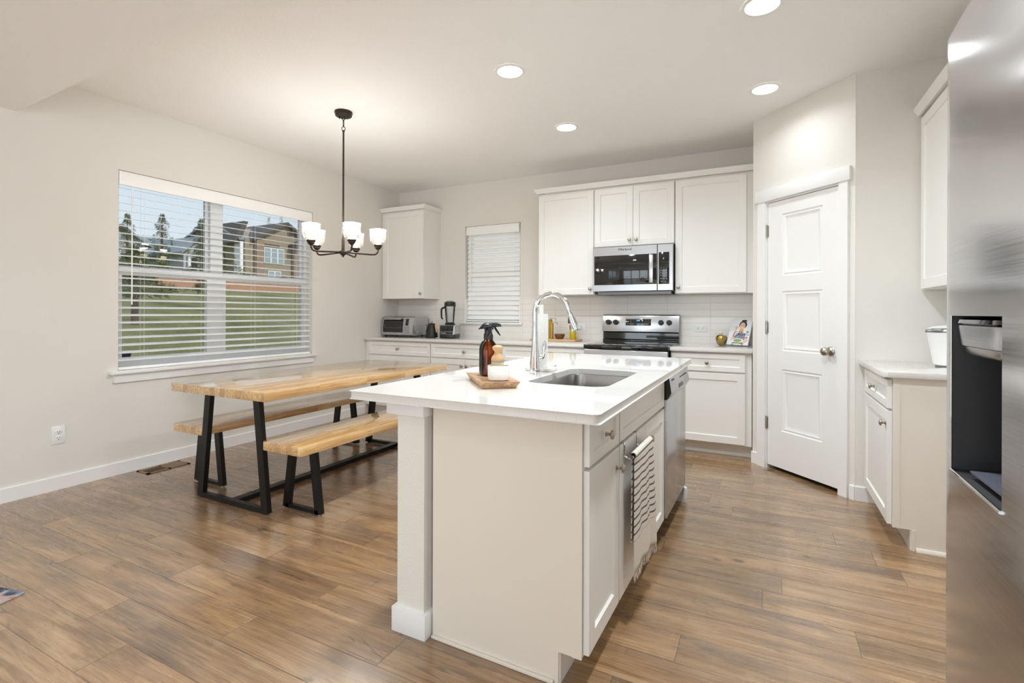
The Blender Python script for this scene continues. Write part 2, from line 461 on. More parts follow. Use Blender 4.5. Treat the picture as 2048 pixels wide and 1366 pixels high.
# ------------------------------------------------------------------ mesh builder
class MB:
    def __init__(s, mtx=None):
        s.bm = bmesh.new()
        s.M = mtx or Matrix()
        s.uvs = None

    def add(s, vs, fs, smooth=False):
        vv = [s.bm.verts.new(s.M @ Vector(v)) for v in vs]
        for f in fs:
            try:
                fc = s.bm.faces.new([vv[i] for i in f])
                fc.smooth = smooth
            except ValueError:
                pass
        return s

    def box(s, x0, y0, z0, x1, y1, z1, bev=0.0, seg=2):
        if x0 > x1: x0, x1 = x1, x0
        if y0 > y1: y0, y1 = y1, y0
        if z0 > z1: z0, z1 = z1, z0
        vs = [(x0, y0, z0), (x1, y0, z0), (x1, y1, z0), (x0, y1, z0), (x0, y0, z1), (x1, y0, z1), (x1, y1, z1), (x0, y1, z1)]
        fs = [(0, 3, 2, 1), (4, 5, 6, 7), (0, 1, 5, 4), (1, 2, 6, 5), (2, 3, 7, 6), (3, 0, 4, 7)]
        if not bev:
            return s.add(vs, fs)
        t = bmesh.new()
        tv = [t.verts.new(v) for v in vs]
        for f in fs:
            t.faces.new([tv[i] for i in f])
        bmesh.ops.bevel(t, geom=t.edges[:], offset=bev, segments=seg, affect='EDGES', profile=0.5)
        return s.merge(t, smooth=True)

    def merge(s, t, smooth=False):
        t.verts.index_update()
        s.add([v.co.copy() for v in t.verts], [[v.index for v in f.verts] for f in t.faces], smooth)
        t.free()
        return s

    def prism(s, poly, a0, a1, axis='z', bev=0.0, smooth=False):
        """extrude a closed 2D polygon; axis z: (x,y), axis x: (y,z), axis y: (x,z)"""
        def P(p, a):
            return {'z': (p[0], p[1], a), 'x': (a, p[0], p[1]), 'y': (p[0], a, p[1])}[axis]
        n = len(poly)
        t = bmesh.new()
        lo = [t.verts.new(P(p, a0)) for p in poly]
        hi = [t.verts.new(P(p, a1)) for p in poly]
        t.faces.new(lo)
        t.faces.new(hi)
        for i in range(n):
            t.faces.new((lo[i], lo[(i + 1) % n], hi[(i + 1) % n], hi[i]))
        bmesh.ops.recalc_face_normals(t, faces=t.faces[:])
        if bev:
            bmesh.ops.bevel(t, geom=t.edges[:], offset=bev, segments=2, affect='EDGES', profile=0.5)
        return s.merge(t, smooth or bool(bev))

    def lathe(s, prof, c=(0, 0, 0), n=24, axis='z', ang=None):
        """prof: list of (r, h) ; closed where r == 0"""
        vs, fs, rings = [], [], []
        for r, h in prof:
            if r < 1e-6:
                rings.append([len(vs)])
                vs.append((0, 0, h))
            else:
                rings.append(list(range(len(vs), len(vs) + n)))
                vs += [(r * math.cos(2 * PI * i / n), r * math.sin(2 * PI * i / n), h) for i in range(n)]
        for a, b in zip(rings, rings[1:]):
            for i in range(n):
                j = (i + 1) % n
                if len(a) == 1 and len(b) == 1:
                    break
                if len(a) == 1:
                    fs.append((a[0], b[j], b[i]))
                elif len(b) == 1:
                    fs.append((a[i], a[j], b[0]))
                else:
                    fs.append((a[i], a[j], b[j], b[i]))
        rot = {'z': Matrix(), 'x': Matrix.Rotation(PI / 2, 4, 'Y'), 'y': Matrix.Rotation(-PI / 2, 4, 'X'),
               '-y': Matrix.Rotation(PI / 2, 4, 'X'), '-x': Matrix.Rotation(-PI / 2, 4, 'Y'), '-z': Matrix.Rotation(PI, 4, 'X')}[axis]
        mm = Matrix.Translation(c) @ rot
        return s.add([mm @ Vector(v) for v in vs], fs, True)

    def tube(s, path, r, n=10, cap=True, closed=False):
        pts = [Vector(p) for p in path]
        rs = r if isinstance(r, (list, tuple)) else [r] * len(pts)
        vs, fs = [], []
        up = None
        m_ = len(pts)
        for i, p in enumerate(pts):
            if closed:
                t = (pts[(i + 1) % m_] - pts[i - 1]).normalized()
            else:
                t = (pts[min(i + 1, m_ - 1)] - pts[max(i - 1, 0)]).normalized()
            if up is None:
                up = Vector((0, 0, 1)) if abs(t.z) < 0.9 else Vector((0, 1, 0))
                up = (up - t * up.dot(t)).normalized()
            else:
                up = (up - t * up.dot(t)).normalized()
            sd = t.cross(up)
            for k in range(n):
                a = 2 * PI * k / n
                vs.append(p + (up * math.cos(a) + sd * math.sin(a)) * rs[i])
        for i in range(m_ if closed else m_ - 1):
            i2 = (i + 1) % m_
            for k in range(n):
                k2 = (k + 1) % n
                fs.append((i * n + k, i * n + k2, i2 * n + k2, i2 * n + k))
        if cap and not closed:
            fs.append(tuple(range(n))[::-1])
            fs.append(tuple(range((m_ - 1) * n, m_ * n)))
        return s.add(vs, fs, True)

    def bar(s, p0, p1, wx, wy, up=(0, 0, 1)):
        """rectangular bar between two points"""
        p0, p1 = Vector(p0), Vector(p1)
        t = (p1 - p0).normalized()
        u = Vector(up)
        u = (u - t * u.dot(t)).normalized()
        v = t.cross(u)
        vs = []
        for p in (p0, p1):
            for a, b in ((-1, -1), (1, -1), (1, 1), (-1, 1)):
                vs.append(p + v * a * wx / 2 + u * b * wy / 2)
        return s.add(vs, [(0, 3, 2, 1), (4, 5, 6, 7), (0, 1, 5, 4), (1, 2, 6, 5), (2, 3, 7, 6), (3, 0, 4, 7)])

    def rings(s, w, h, rg, cx=0, cz=0, fill=True):
        """nested rectangles in the x/z plane, each (inset, depth y)"""
        vs, fs = [], []
        for ins, d in rg:
            vs += [(cx + ins, d, cz + ins), (cx + w - ins, d, cz + ins), (cx + w - ins, d, cz + h - ins), (cx + ins, d, cz + h - ins)]
        for k in range(len(rg) - 1):
            a, b = 4 * k, 4 * k + 4
            for i in range(4):
                j = (i + 1) % 4
                fs.append((a + i, a + j, b + j, b + i))
        if fill:
            b = 4 * (len(rg) - 1)
            fs.append((b, b + 1, b + 2, b + 3))
        return s.add(vs, fs)

    def shaker(s, w, h, rail=0.057, t=0.02, x=0, z=0):
        """shaker front, face at y=0 looking to -y, back at y=t"""
        s.rings(w, h, [(0, t), (0, 0.0015), (0.0015, 0), (rail, 0), (rail + 0.004, 0.007), (rail + 0.006, 0.0085)], x, z)
        return s.add([(x, t, z), (x + w, t, z), (x + w, t, z + h), (x, t, z + h)], [(0, 3, 2, 1)])

    def sphere(s, c, r, nu=16, nv=10, sq=(1, 1, 1)):
        prof = [(r * math.sin(PI * i / nv), -r * math.cos(PI * i / nv)) for i in range(nv + 1)]
        prof[0] = (0, -r)
        prof[-1] = (0, r)
        k = s.M
        s.M = k @ Matrix.Translation(c) @ Matrix.Diagonal((*sq, 1))
        s.lathe(prof, (0, 0, 0), nu)
        s.M = k
        return s

    def build(s, name, mat, parent=None, fix=True, uv=None):
        me = bpy.data.meshes.new(name)
        if fix:
            bmesh.ops.recalc_face_normals(s.bm, faces=s.bm.faces[:])
        if uv:
            L = s.bm.loops.layers.uv.new('UVMap')
            for f in s.bm.faces:
                for l in f.loops:
                    l[L].uv = uv[l.vert.index] if l.vert.index in uv else (0, 0)
        if parent is not None and s.local is False:
            loc = world_loc(parent)
            for v in s.bm.verts:
                v.co -= loc
        s.bm.to_mesh(me)
        s.bm.free()
        try:
            me.set_sharp_from_angle(angle=R(35))
        except Exception:
            pass
        me.materials.append(mat)
        o = bpy.data.objects.new(name, me)
        COL.objects.link(o)
        if parent is not None:
            o.parent = parent
        return o

    local = False


def world_loc(o):
    v = Vector((0, 0, 0))
    while o is not None:
        v += o.location
        o = o.parent
    return v


def tag(o, label=None, cat=None, group=None, kind=None):
    for k, v in (('label', label), ('category', cat), ('group', group), ('kind', kind)):
        if v:
            o[k] = v
    return o


def thing(name, label, cat, loc=(0, 0, 0), group=None):
    o = bpy.data.objects.new(name, None)
    o.empty_display_size = 0.05
    o.location = loc
    COL.objects.link(o)
    return tag(o, label, cat, group)


def struct(name, mb, mat, parent=None):
    o = mb.build(name, mat, parent)
    if parent is None:
        o['kind'] = 'structure'
    return o


def copy_tree(o, parent=None):
    c = o.copy()
    COL.objects.link(c)
    c.parent = parent
    for ch in list(o.children):
        copy_tree(ch, c)
    return c


def text_mesh(txt, size, mtx, shear=0.0, extrude=0.0004, bold=0.0):
    cu = bpy.data.curves.new('lettering', 'FONT')
    cu.body = txt
    cu.size = size
    cu.align_x = 'CENTER'
    cu.align_y = 'CENTER'
    cu.shear = shear
    cu.extrude = extrude
    cu.offset = bold
    cu.resolution_u = 3
    o = bpy.data.objects.new('lettering', cu)
    COL.objects.link(o)
    bpy.context.view_layer.update()
    me = bpy.data.meshes.new_from_object(o.evaluated_get(bpy.context.evaluated_depsgraph_get()))
    bpy.data.objects.remove(o)
    b = MB()
    t = bmesh.new()
    t.from_mesh(me)
    t.verts.index_update()
    b.M = mtx
    b.merge(t)
    return b


def XF(loc, rz=0.0):
    return Matrix.Translation(loc) @ Matrix.Rotation(rz, 4, 'Z')


FACE_NX = -PI / 2      # canonical front (-y) turned to look towards -x
FACE_PX = PI / 2       # canonical front turned to look towards +x
TEXT_UP = Matrix.Rotation(PI / 2, 4, 'X')   # text standing upright, facing -y

CT = 0.902
H = 2.743
HL = 2.466
XR = 5.43
YB = -9.6
# ------------------------------------------------------------------ room shell
W1 = (-3.157, -1.390, 0.735, 2.244)     # dining window: y0, y1, z0, z1
W2 = (1.013, 1.752, 1.085, 2.232)       # kitchen window: x0, x1, z0, z1
P1 = Vector((4.155, -0.656, 0))
P2 = Vector((4.761, -1.259, 0))
PD = Vector((1, -1, 0)).normalized()    # along the pantry wall
PM = Matrix.Translation(P1) @ Matrix.Rotation(-PI / 4, 4, 'Z')   # local x along the pantry wall, -y into the room
T = 0.165

struct('floor', MB().box(-T, YB - T, -0.1, XR + T, T, 0), M['floor'])
struct('ceiling', MB().prism([(-T, T), (XR + T, T), (XR + T, -3.88), (0, -3.715), (-T, -3.711)], H, H + 0.15), M['ceil'])
struct('ceiling_low', MB().prism([(-T, -3.711), (0, -3.715), (XR + T, -3.88), (XR + T, YB - T), (-T, YB - T)], HL, H + 0.15), M['ceil'])
b = MB()
b.box(-T, YB, 0, 0, -8.3, H).box(-T, -8.3, 0, 0, -6.1, 0.7).box(-T, -8.3, 2.1, 0, -6.1, H)
b.box(-T, -6.1, 0, 0, W1[0], H).box(-T, W1[0], 0, 0, W1[1], W1[2]).box(-T, W1[0], W1[3], 0, W1[1], H).box(-T, W1[1], 0, 0, 0, H)
struct('wall_left', b, M['wall'])
b = MB()
b.box(-T, 0, 0, W2[0], T, H).box(W2[0], 0, 0, W2[1], T, W2[2]).box(W2[0], 0, W2[3], W2[1], T, H).box(W2[1], 0, 0, XR + T, T, H)
struct('wall_back', b, M['wall'])
b = MB()
DS0, DS1, DZ = 0.134, 0.756, 2.066      # door opening along the pantry wall
L = (P2 - P1).length
b.box(4.155, -0.656, 0, 4.255, 0, H)
b.M = PM
b.box(0, 0, 0, DS0, 0.1, H).box(DS0, 0, DZ, DS1, 0.1, H).box(DS1, 0, 0, L, 0.1, H)
b.M = Matrix()
b.box(4.761, -1.259, 0, XR, -1.159, H)
struct('wall_pantry', b, M['wall'])
struct('wall_right', MB().box(XR, YB, 0, XR + T, -8.3, H).box(XR, -8.3, 0, XR + T, -6.75, H).box(XR, -6.75, 0, XR + T, -4.75, 0.6).box(XR, -6.75, 2.2, XR + T, -4.75, H).box(XR, -4.75, 0, XR + T, T, H), M['wall'])
b = MB()
b.box(0, YB - T, 0, 0.5, YB, HL).box(3.9, YB - T, 0, XR, YB, HL).box(0.5, YB - T, 2.2, 3.9, YB, HL)
struct('wall_rear', b, M['wall'])
b = MB()
for x0, x1 in ((0.5, 1.63), (1.63, 2.77), (2.77, 3.9)):
    b.box(x0, YB - 0.1, 0, x0 + 0.06, YB - 0.04, 2.2).box(x1 - 0.06, YB - 0.1, 0, x1, YB - 0.04, 2.2)
    b.box(x0 + 0.06, YB - 0.1, 0, x1 - 0.06, YB - 0.04, 0.1).box(x0 + 0.06, YB - 0.1, 2.12, x1 - 0.06, YB - 0.04, 2.2)
struct('unseen_door_2', b, M['vinyl'])  # unseen door frames built around the added lamp outside
b = MB()
for y0, y1 in ((-8.3, -7.2), (-7.2, -6.1)):
    b.box(-0.1, y0, 0.7, -0.04, y0 + 0.06, 2.1).box(-0.1, y1 - 0.06, 0.7, -0.04, y1, 2.1)
    b.box(-0.1, y0 + 0.06, 0.7, -0.04, y1 - 0.06, 0.76).box(-0.1, y0 + 0.06, 2.04, -0.04, y1 - 0.06, 2.1)
struct('unseen_window_3', b, M['vinyl'])  # unseen frame for the opening of the added left lamp
b = MB()
for y0, y1 in ((-6.75, -5.75), (-5.75, -4.75)):
    b.box(XR + 0.04, y0, 0.6, XR + 0.1, y0 + 0.06, 2.2).box(XR + 0.04, y1 - 0.06, 0.6, XR + 0.1, y1, 2.2)
    b.box(XR + 0.04, y0 + 0.06, 0.6, XR + 0.1, y1 - 0.06, 0.66).box(XR + 0.04, y0 + 0.06, 2.14, XR + 0.1, y1 - 0.06, 2.2)
struct('added_window_4', b, M['vinyl'])  # unseen window put in to carry the added fill lamp

# backsplash tiles: the wall's own facing
b = MB()
b.box(0.002, -0.009, CT - 0.03, W2[0] - 0.001, -0.0005, 1.36).box(W2[0], -0.009, CT - 0.03, W2[1] + 0.001, -0.0005, 1.06).box(W2[1] + 0.002, -0.009, CT - 0.03, 4.153, -0.0005, 1.372)
struct('wall_backsplash', b, M['tile'])

# baseboards
def base_profile(t=0.013, h=0.092):
    return [(0, 0), (t, 0), (t, h - 0.004), (t - 0.004, h), (0, h)]
struct('baseboard_left', MB().prism([(x + 0.0005, z) for x, z in base_profile()], -6.1, -0.63, 'y'), M['trim'])
b = MB(PM)
b.prism([(-y - 0.0005, z) for y, z in base_profile()], 0.0, 0.06, 'x').prism([(-y - 0.0005, z) for y, z in base_profile()], 0.826, L + 0.006, 'x')
b.M = Matrix()
b.prism([(-1.2595 - y, z) for y, z in base_profile()], 4.757, 4.90, 'x')
struct('baseboard_pantry', b, M['trim'])

# pantry door, casing, hinges, knob (canonical: x along the wall, front to -y)
b = MB(PM)
b.box(0.061, -0.017, 0, DS0 + 0.006, -0.0005, 2.066).box(DS1 - 0.006, -0.017, 0, 0.814, -0.0005, 2.066)
b.box(0.040, -0.024, 2.066, 0.832, -0.0005, 2.158, 0.002)
b.box(DS0, 0.0, 0, DS0 + 0.012, 0.1, DZ - 0.012).box(DS1 - 0.012, 0.0, 0, DS1, 0.1, DZ - 0.012).box(DS0, 0.0, DZ - 0.012, DS1, 0.1, DZ)
struct('trim_1', b, M['trim'])
D0, D1, B0, B1 = DS0 + 0.0145, DS1 - 0.0145, 0.03, 2.05
DW = D1 - D0
b = MB(PM @ Matrix.Translation((D0, 0.004, 0)))
px0, px1 = 0.128, DW - 0.125
zs = [(0.310, 0.778), (0.917, 1.365), (1.482, 1.948)]
b.box(0, 0, B0, px0, 0.035, B1).box(px1, 0, B0, DW, 0.035, B1)
cuts = [B0] + [z for p in zs for z in p] + [B1]
for z0, z1 in zip(cuts[0::2], cuts[1::2]):
    b.box(px0, 0, z0, px1, 0.035, z1)
for z0, z1 in zs:
    b.rings(px1 - px0, z1 - z0, [(0, 0), (0.006, 0.007), (0.014, 0.008), (0.02, 0.003), (0.038, 0.012), (0.05, 0.013)], px0, z0)
door = struct('door_1', b, M['trim'])
hb = MB(PM)
for z in (0.351, 1.089, 1.836):
    hb = MB(PM)
    hb.lathe([(0, -0.052), (0.0055, -0.048), (0.0065, -0.042), (0.0065, 0.042), (0.0055, 0.048), (0, 0.052)], (D0 - 0.004, -0.004, z), 10)
    hb.box(D0 - 0.012, 0.0, z - 0.042, D0 + 0.006, 0.0035, z + 0.042)
    hb.build('hinge', M['nickel'], door)
kb = MB(PM)
kb.lathe([(0, 0), (0.031, 0), (0.031, 0.004), (0.026, 0.009), (0.012, 0.014), (0.012, 0.032), (0.022, 0.04), (0.028, 0.052), (0.026, 0.066), (0.014, 0.075), (0, 0.077)], (D1 - 0.06, 0.004, 0.942), 24, '-y')
kb.build('knob', M['nickel'], door)

# ------------------------------------------------------------------ dining window (left wall)
y0, y1, z0, z1 = W1
ym = (-2.418 - 2.307) / 2
b = MB()
XF0, XF1 = -0.16, -0.093
fw = 0.036
b.box(XF0, y0, z0, XF1, y0 + fw, z1).box(XF0, y1 - fw, z0, XF1, y1, z1).box(XF0, ym - 0.055, z0, XF1, ym + 0.055, z1)
for a, c in ((y0 + fw, ym - 0.055), (ym + 0.055, y1 - fw)):
    b.box(XF0, a, z1 - fw, XF1, c, z1).box(XF0, a, z0, XF1, c, z0 + fw + 0.03)
win = struct('window_1', b, M['vinyl'])
zr = 1.50
for a, c in ((y0 + fw, ym - 0.055), (ym + 0.055, y1 - fw)):
    b = MB()
    b.box(-0.155, a, zr - 0.02, -0.128, c, zr + 0.05).box(-0.155, a, z1 - fw - 0.03, -0.128, c, z1 - fw).box(-0.155, a, zr + 0.05, -0.128, a + 0.025, z1 - fw - 0.03).box(-0.155, c - 0.025, zr + 0.05, -0.128, c, z1 - fw - 0.03)
    us = b.build('upper_sash', M['vinyl'], win)
    MB().box(-0.143, a + 0.02, zr + 0.04, -0.139, c - 0.02, z1 - fw - 0.02).build('pane', M['glass'], us)
    b = MB()
    zb_ = z0 + fw + 0.0302
    b.box(-0.124, a, zr - 0.025, -0.09, c, zr + 0.04).box(-0.124, a, zb_, -0.09, c, z0 + fw + 0.08).box(-0.124, a, z0 + fw + 0.08, -0.09, a + 0.03, zr - 0.025).box(-0.124, c - 0.03, z0 + fw + 0.08, -0.09, c, zr - 0.025)
    ls = b.build('lower_sash', M['vinyl'], win)
    MB().box(-0.109, a + 0.02, z0 + fw + 0.07, -0.105, c - 0.02, zr - 0.015).build('pane', M['glass'], ls)
    for q in (0.27, 0.73):
        yy = a + (c - a) * q
        MB().box(-0.118, yy - 0.03, zr + 0.041, -0.092, yy + 0.03, zr + 0.047).box(-0.112, yy - 0.012, zr + 0.047, -0.096, yy + 0.03, zr + 0.058, 0.003).build('sash_lock', M['silver'], ls)
b = MB()
b.box(-0.0925, y0 + 0.001, z0 + 0.001, -0.0, y1 - 0.001, 0.762).box(0.0, y0 - 0.058, 0.737, 0.042, y1 + 0.028, 0.762, 0.003)
b.box(0.0005, y0 - 0.03, 0.675, 0.017, y1 + 0.008, 0.737)
struct('trim_2', b, M['trim'])


def blind(label, along, a0, a1, ztop, zbot, pitch, tilt, depth0, wand, group=None):
    """horizontal slat blind. along 'y': hangs in the left wall, room to +x; along 'x': in the back wall, room to -y"""
    if along == 'y':
        mm = Matrix.Translation((0, 0, 0)) @ Matrix(((0, -1, 0, 0), (1, 0, 0, 0), (0, 0, 1, 0), (0, 0, 0, 1)))
    else:
        mm = Matrix()
    # canonical: width along x, room to -y
    root = thing('window_blind', label, 'blind', (mm @ Vector(((a0 + a1) / 2, depth0, zbot))))
    W_ = a1 - a0
    v = MB(mm)
    v.prism([(depth0 - 0.036, ztop - 0.105), (depth0 - 0.042, ztop - 0.09), (depth0 - 0.042, ztop - 0.02), (depth0 - 0.034, ztop - 0.002), (depth0 - 0.024, ztop - 0.002), (depth0 - 0.024, ztop - 0.105)], a0, a1, 'x')
    v.box(a0 + 0.003, depth0 - 0.023, ztop - 0.05, a1 - 0.003, depth0 + 0.026, ztop - 0.003)
    v.build('valance', M['blind'], root)
    s_ = MB(mm)
    z = ztop - 0.125
    hw = 0.029
    zlast = z
    while z > zbot + 0.03:
        c, s2 = math.cos(tilt), math.sin(tilt)
        pr = []
        for q in range(7):
            t_ = -hw + 2 * hw * q / 6
            cv = 0.002 * (1 - (t_ / hw) ** 2)
            pr.append((depth0 + t_ * c, z + t_ * s2 + cv + 0.0014))
        for q in range(6, -1, -1):
            t_ = -hw + 2 * hw * q / 6
            cv = 0.002 * (1 - (t_ / hw) ** 2)
            pr.append((depth0 + t_ * c, z + t_ * s2 + cv - 0.0014))
        s_.prism(pr, a0 + 0.004, a1 - 0.004, 'x', smooth=True)
        zlast = z
        z -= pitch
    s_.build('slats', M['blind'], root)
    r_ = MB(mm)
    r_.box(a0 + 0.004, depth0 - 0.026, zbot + 0.001, a1 - 0.004, depth0 + 0.026, zbot + 0.02, 0.003)
    r_.build('bottom_rail', M['blind'], root)
    n = max(2, round(W_ / 0.42))
    for q in range(n):
        xx = a0 + W_ * (0.1 + 0.8 * q / (n - 1))
        for dd in (-0.027, 0.027):
            MB(mm).tube([(xx, depth0 + dd, zbot + 0.02), (xx, depth0 + dd, ztop - 0.1)], 0.0008, 4).build('ladder_cord', M['blind'], root)
    wx, zl = wand
    MB(mm).tube([(wx, depth0 - 0.047, ztop - 0.11), (wx, depth0 - 0.047, zl)], 0.0045, 8).build('tilt_wand', M['blind'], root)
    return root


blind('white horizontal slat blind with open slats in the wide dining window', 'y', y0 + 0.004, y1 - 0.012, z1 - 0.002, 0.763, 0.0556, R(12.5), 0.04, (y0 + 0.085, 1.25))
stk = MB(Matrix.Translation((-0.1035, -3.055, 0.862)))
stk.add([(0, -0.032, 0.0), (0, -0.032, 0.036), (0, 0.032, 0.036), (0, 0.032, 0.0), (0, 0.018, -0.03), (0, 0, -0.042), (0, -0.018, -0.03)], [(6, 5, 4, 3, 2, 1, 0)])
st = stk.build('window_sticker', M['blackpl'])
tag(st, 'small dark shield sticker in the lower corner of the dining window', 'sticker')
sb = MB(Matrix.Translation((-0.1029, -3.055, 0.862)))
sb.add([(0, -0.027, 0.012), (0, -0.027, 0.031), (0, 0.027, 0.031), (0, 0.027, 0.012)], [(0, 1, 2, 3)])
bb = sb.build('blue_band', plain('sticker_blue', (40, 96, 170), 0.4, var=0.02), st)
bb['label'] = 'blue band'

# ------------------------------------------------------------------ kitchen window (back wall)
x0, x1, z0, z1 = W2
b = MB()
b.box(x0, 0.075, z0, x0 + 0.045, 0.135, z1).box(x1 - 0.045, 0.075, z0, x1, 0.135, z1).box(x0 + 0.045, 0.075, z1 - 0.045, x1 - 0.045, 0.135, z1).box(x0 + 0.045, 0.075, z0, x1 - 0.045, 0.135, z0 + 0.06).box(x0 + 0.045, 0.085, 1.63, x1 - 0.045, 0.13, 1.69)
win2 = struct('window_2', b, M['vinyl'])
MB().box(x0 + 0.04, 0.1, z0 + 0.05, x1 - 0.04, 0.104, z1 - 0.04).build('pane', M['glass'], win2)
b = MB()
b.box(x0 + 0.001, 0.0, z0 - 0.024, x1 - 0.001, 0.074, z0).box(x0 - 0.035, -0.04, z0 - 0.024, x1 + 0.035, 0.0, z0, 0.003)
b.box(x0 - 0.001, -0.009, z0, x0 + 0.012, 0.07, 1.36).box(x1 - 0.012, -0.009, z0, x1 + 0.001, 0.07, 1.36)
struct('trim_3', b, M['trim'])
blind('white slat blind closed over the narrow kitchen window', 'x', x0 + 0.014, x1 - 0.014, z1 - 0.002, z0 + 0.002, 0.0565, R(66), 0.036, (x0 + 0.075, 1.5))


# ------------------------------------------------------------------ outlets, vent, downlights
def outlet(label, mm, horizontal=False, group=None):
    if horizontal:
        mm = mm @ Matrix.Rotation(PI / 2, 4, 'Y')
    o = thing('wall_outlet', label, 'outlet', mm.translation, group)
    MB(mm).box(-0.037, -0.006, -0.06, 0.037, -0.0003, 0.06, 0.002).build('cover_plate', M['white'], o)
    for dz in (-0.0195, 0.0195):
        f = MB(mm).box(-0.0165, -0.0085, dz - 0.0145, 0.0165, -0.0055, dz + 0.0145, 0.002).build('receptacle', M['white'], o)
        MB(mm).box(-0.008, -0.0088, dz - 0.002, -0.0055, -0.0084, dz + 0.008).box(0.0055, -0.0088, dz - 0.002, 0.008, -0.0084, dz + 0.007).lathe([(0, 0), (0.0028, 0), (0.0028, 0.0004), (0, 0.0004)], (0, -0.0084, dz - 0.008), 8, '-y').build('slot', M['slot'], f)
    return o


outlet('white duplex outlet low on the left wall beyond the dining bench', Matrix.Translation((0, -3.505, 0.366)) @ Matrix.Rotation(FACE_PX, 4, 'Z'))
outlet('white sideways outlet in the tiles between the range and the gold apple', Matrix.Translation((3.69, -0.009, 1.053)), True)
outlet('white sideways outlet in the tiles behind the chrome faucet', Matrix.Translation((2.47, -0.009, 1.047)), True)

v = thing('floor_register', 'brown metal floor vent set in the planks by the left baseboard', 'floor vent', (0.13, -2.905, 0))
b = MB()
vx0, vx1, vy0, vy1 = 0.05, 0.205, -3.06, -2.755
b.box(vx0, vy0, 0.0003, vx1, vy0 + 0.02, 0.005).box(vx0, vy1 - 0.02, 0.0003, vx1, vy1, 0.005).box(vx0, vy0, 0.0003, vx0 + 0.025, vy1, 0.005).box(vx1 - 0.025, vy0, 0.0003, vx1, vy1, 0.005)
b.box(vx0, -2.912, 0.0003, vx1, -2.897, 0.005)
b.build('vent_frame', M['vent'], v)
MB().box(vx0 + 0.01, vy0 + 0.01, 0.0002, vx1 - 0.01, -2.905, 0.0012).build('vent_shade', M['darkgap'], v)  # dark sheet, shade of the open duct put into its colour
b = MB()
for k in range(9):
    yy = vy0 + 0.026 + k * 0.0135
    b.box(vx0 + 0.02, yy, 0.0012, vx1 - 0.02, yy + 0.003, 0.0045)
for k in range(9):
    yy = -2.892 + k * 0.0132
    b.box(vx0 + 0.02, yy, 0.0012, vx1 - 0.02, yy + 0.0118, 0.004)
b.build('louvers', M['vent'], v)

DL = [((2.783, -2.283, 22), 'round recessed ceiling light nearest the pendant fixture'),
      ((4.238, -1.280, 3.0), 'round recessed ceiling light above the pantry door'),
      ((2.766, -1.218, 5.6), 'round recessed ceiling light nearest the upper cabinets and microwave'),
      ((4.225, -2.330, 5), 'round recessed ceiling light cut by the top edge of the photo')]
pd = None
for (x, y, pw), lab in DL:
    if pd is None:
        o = thing('recessed_light', lab, 'ceiling light', (x, y, H), 'recessed lights in the kitchen ceiling')
        MB(Matrix.Translation((x, y, H))).lathe([(0.098, -0.0004), (0.098, -0.003), (0.09, -0.007), (0.08, -0.008), (0.078, -0.004)], n=40).build('trim_ring', M['trim'], o)
        MB(Matrix.Translation((x, y, H))).lathe([(0, -0.004), (0.079, -0.004)], n=40).build('diffuser', M['emit'], o, fix=False)
        pd = o
    else:
        o = copy_tree(pd)
        o.location = (x, y, H)
        o['label'] = lab
    lamp('recessed_lamp', 'AREA', (x, y, H - 0.012), pw, (0.85, 0.935, 1.0), shape='DISK', size=0.15, spread=R(150))
for x, y, zc, pw in ((2.783, -3.36, H, 6), (4.225, -3.36, H, 21)):     # third row added out of view to light the island front
    o = copy_tree(pd)
    o.location = (x, y, zc)
    o['label'] = 'added round recessed light above the near end of the island, out of frame'
    lamp('recessed_lamp', 'AREA', (x, y, zc - 0.012), pw, (0.85, 0.935, 1.0), shape='DISK', size=0.15, spread=R(150))
for x, y in ((1.4, -5.4), (4.2, -5.2), (1.4, -7.8), (4.2, -7.8)):     # unseen living-room cans added behind the camera for extra light
    o = copy_tree(pd)
    o.location = (x, y, HL)
    o['label'] = 'added unseen ceiling light in the lower living room ceiling'
    o['group'] = 'added lights in the living room ceiling'
    lamp('recessed_lamp', 'AREA', (x, y, HL - 0.012), 3, (0.85, 0.935, 1.0), shape='DISK', size=0.15, spread=R(140))
# ------------------------------------------------------------------ cabinetry
def knob(mm, x, z, parent):
    b = MB(mm)
    b.lathe([(0, 0.001), (0.009, 0.001), (0.009, 0.003), (0.0055, 0.006), (0.005, 0.014), (0.008, 0.018), (0.0155, 0.021), (0.0165, 0.024), (0.014, 0.028), (0.008, 0.0305), (0, 0.031)], (x, 0, z), 16, '-y')
    return b.build('knob', M['nickel'], parent)


def front(mm, root, name, x0, x1, z0, z1, kx=None, kz=None, rail=0.057):
    d = MB(mm).shaker(x1 - x0, z1 - z0, rail, 0.02, x0, z0).build(name, M['cab'], root)
    if kx is not None:
        knob(mm, kx, kz, d)
    return d


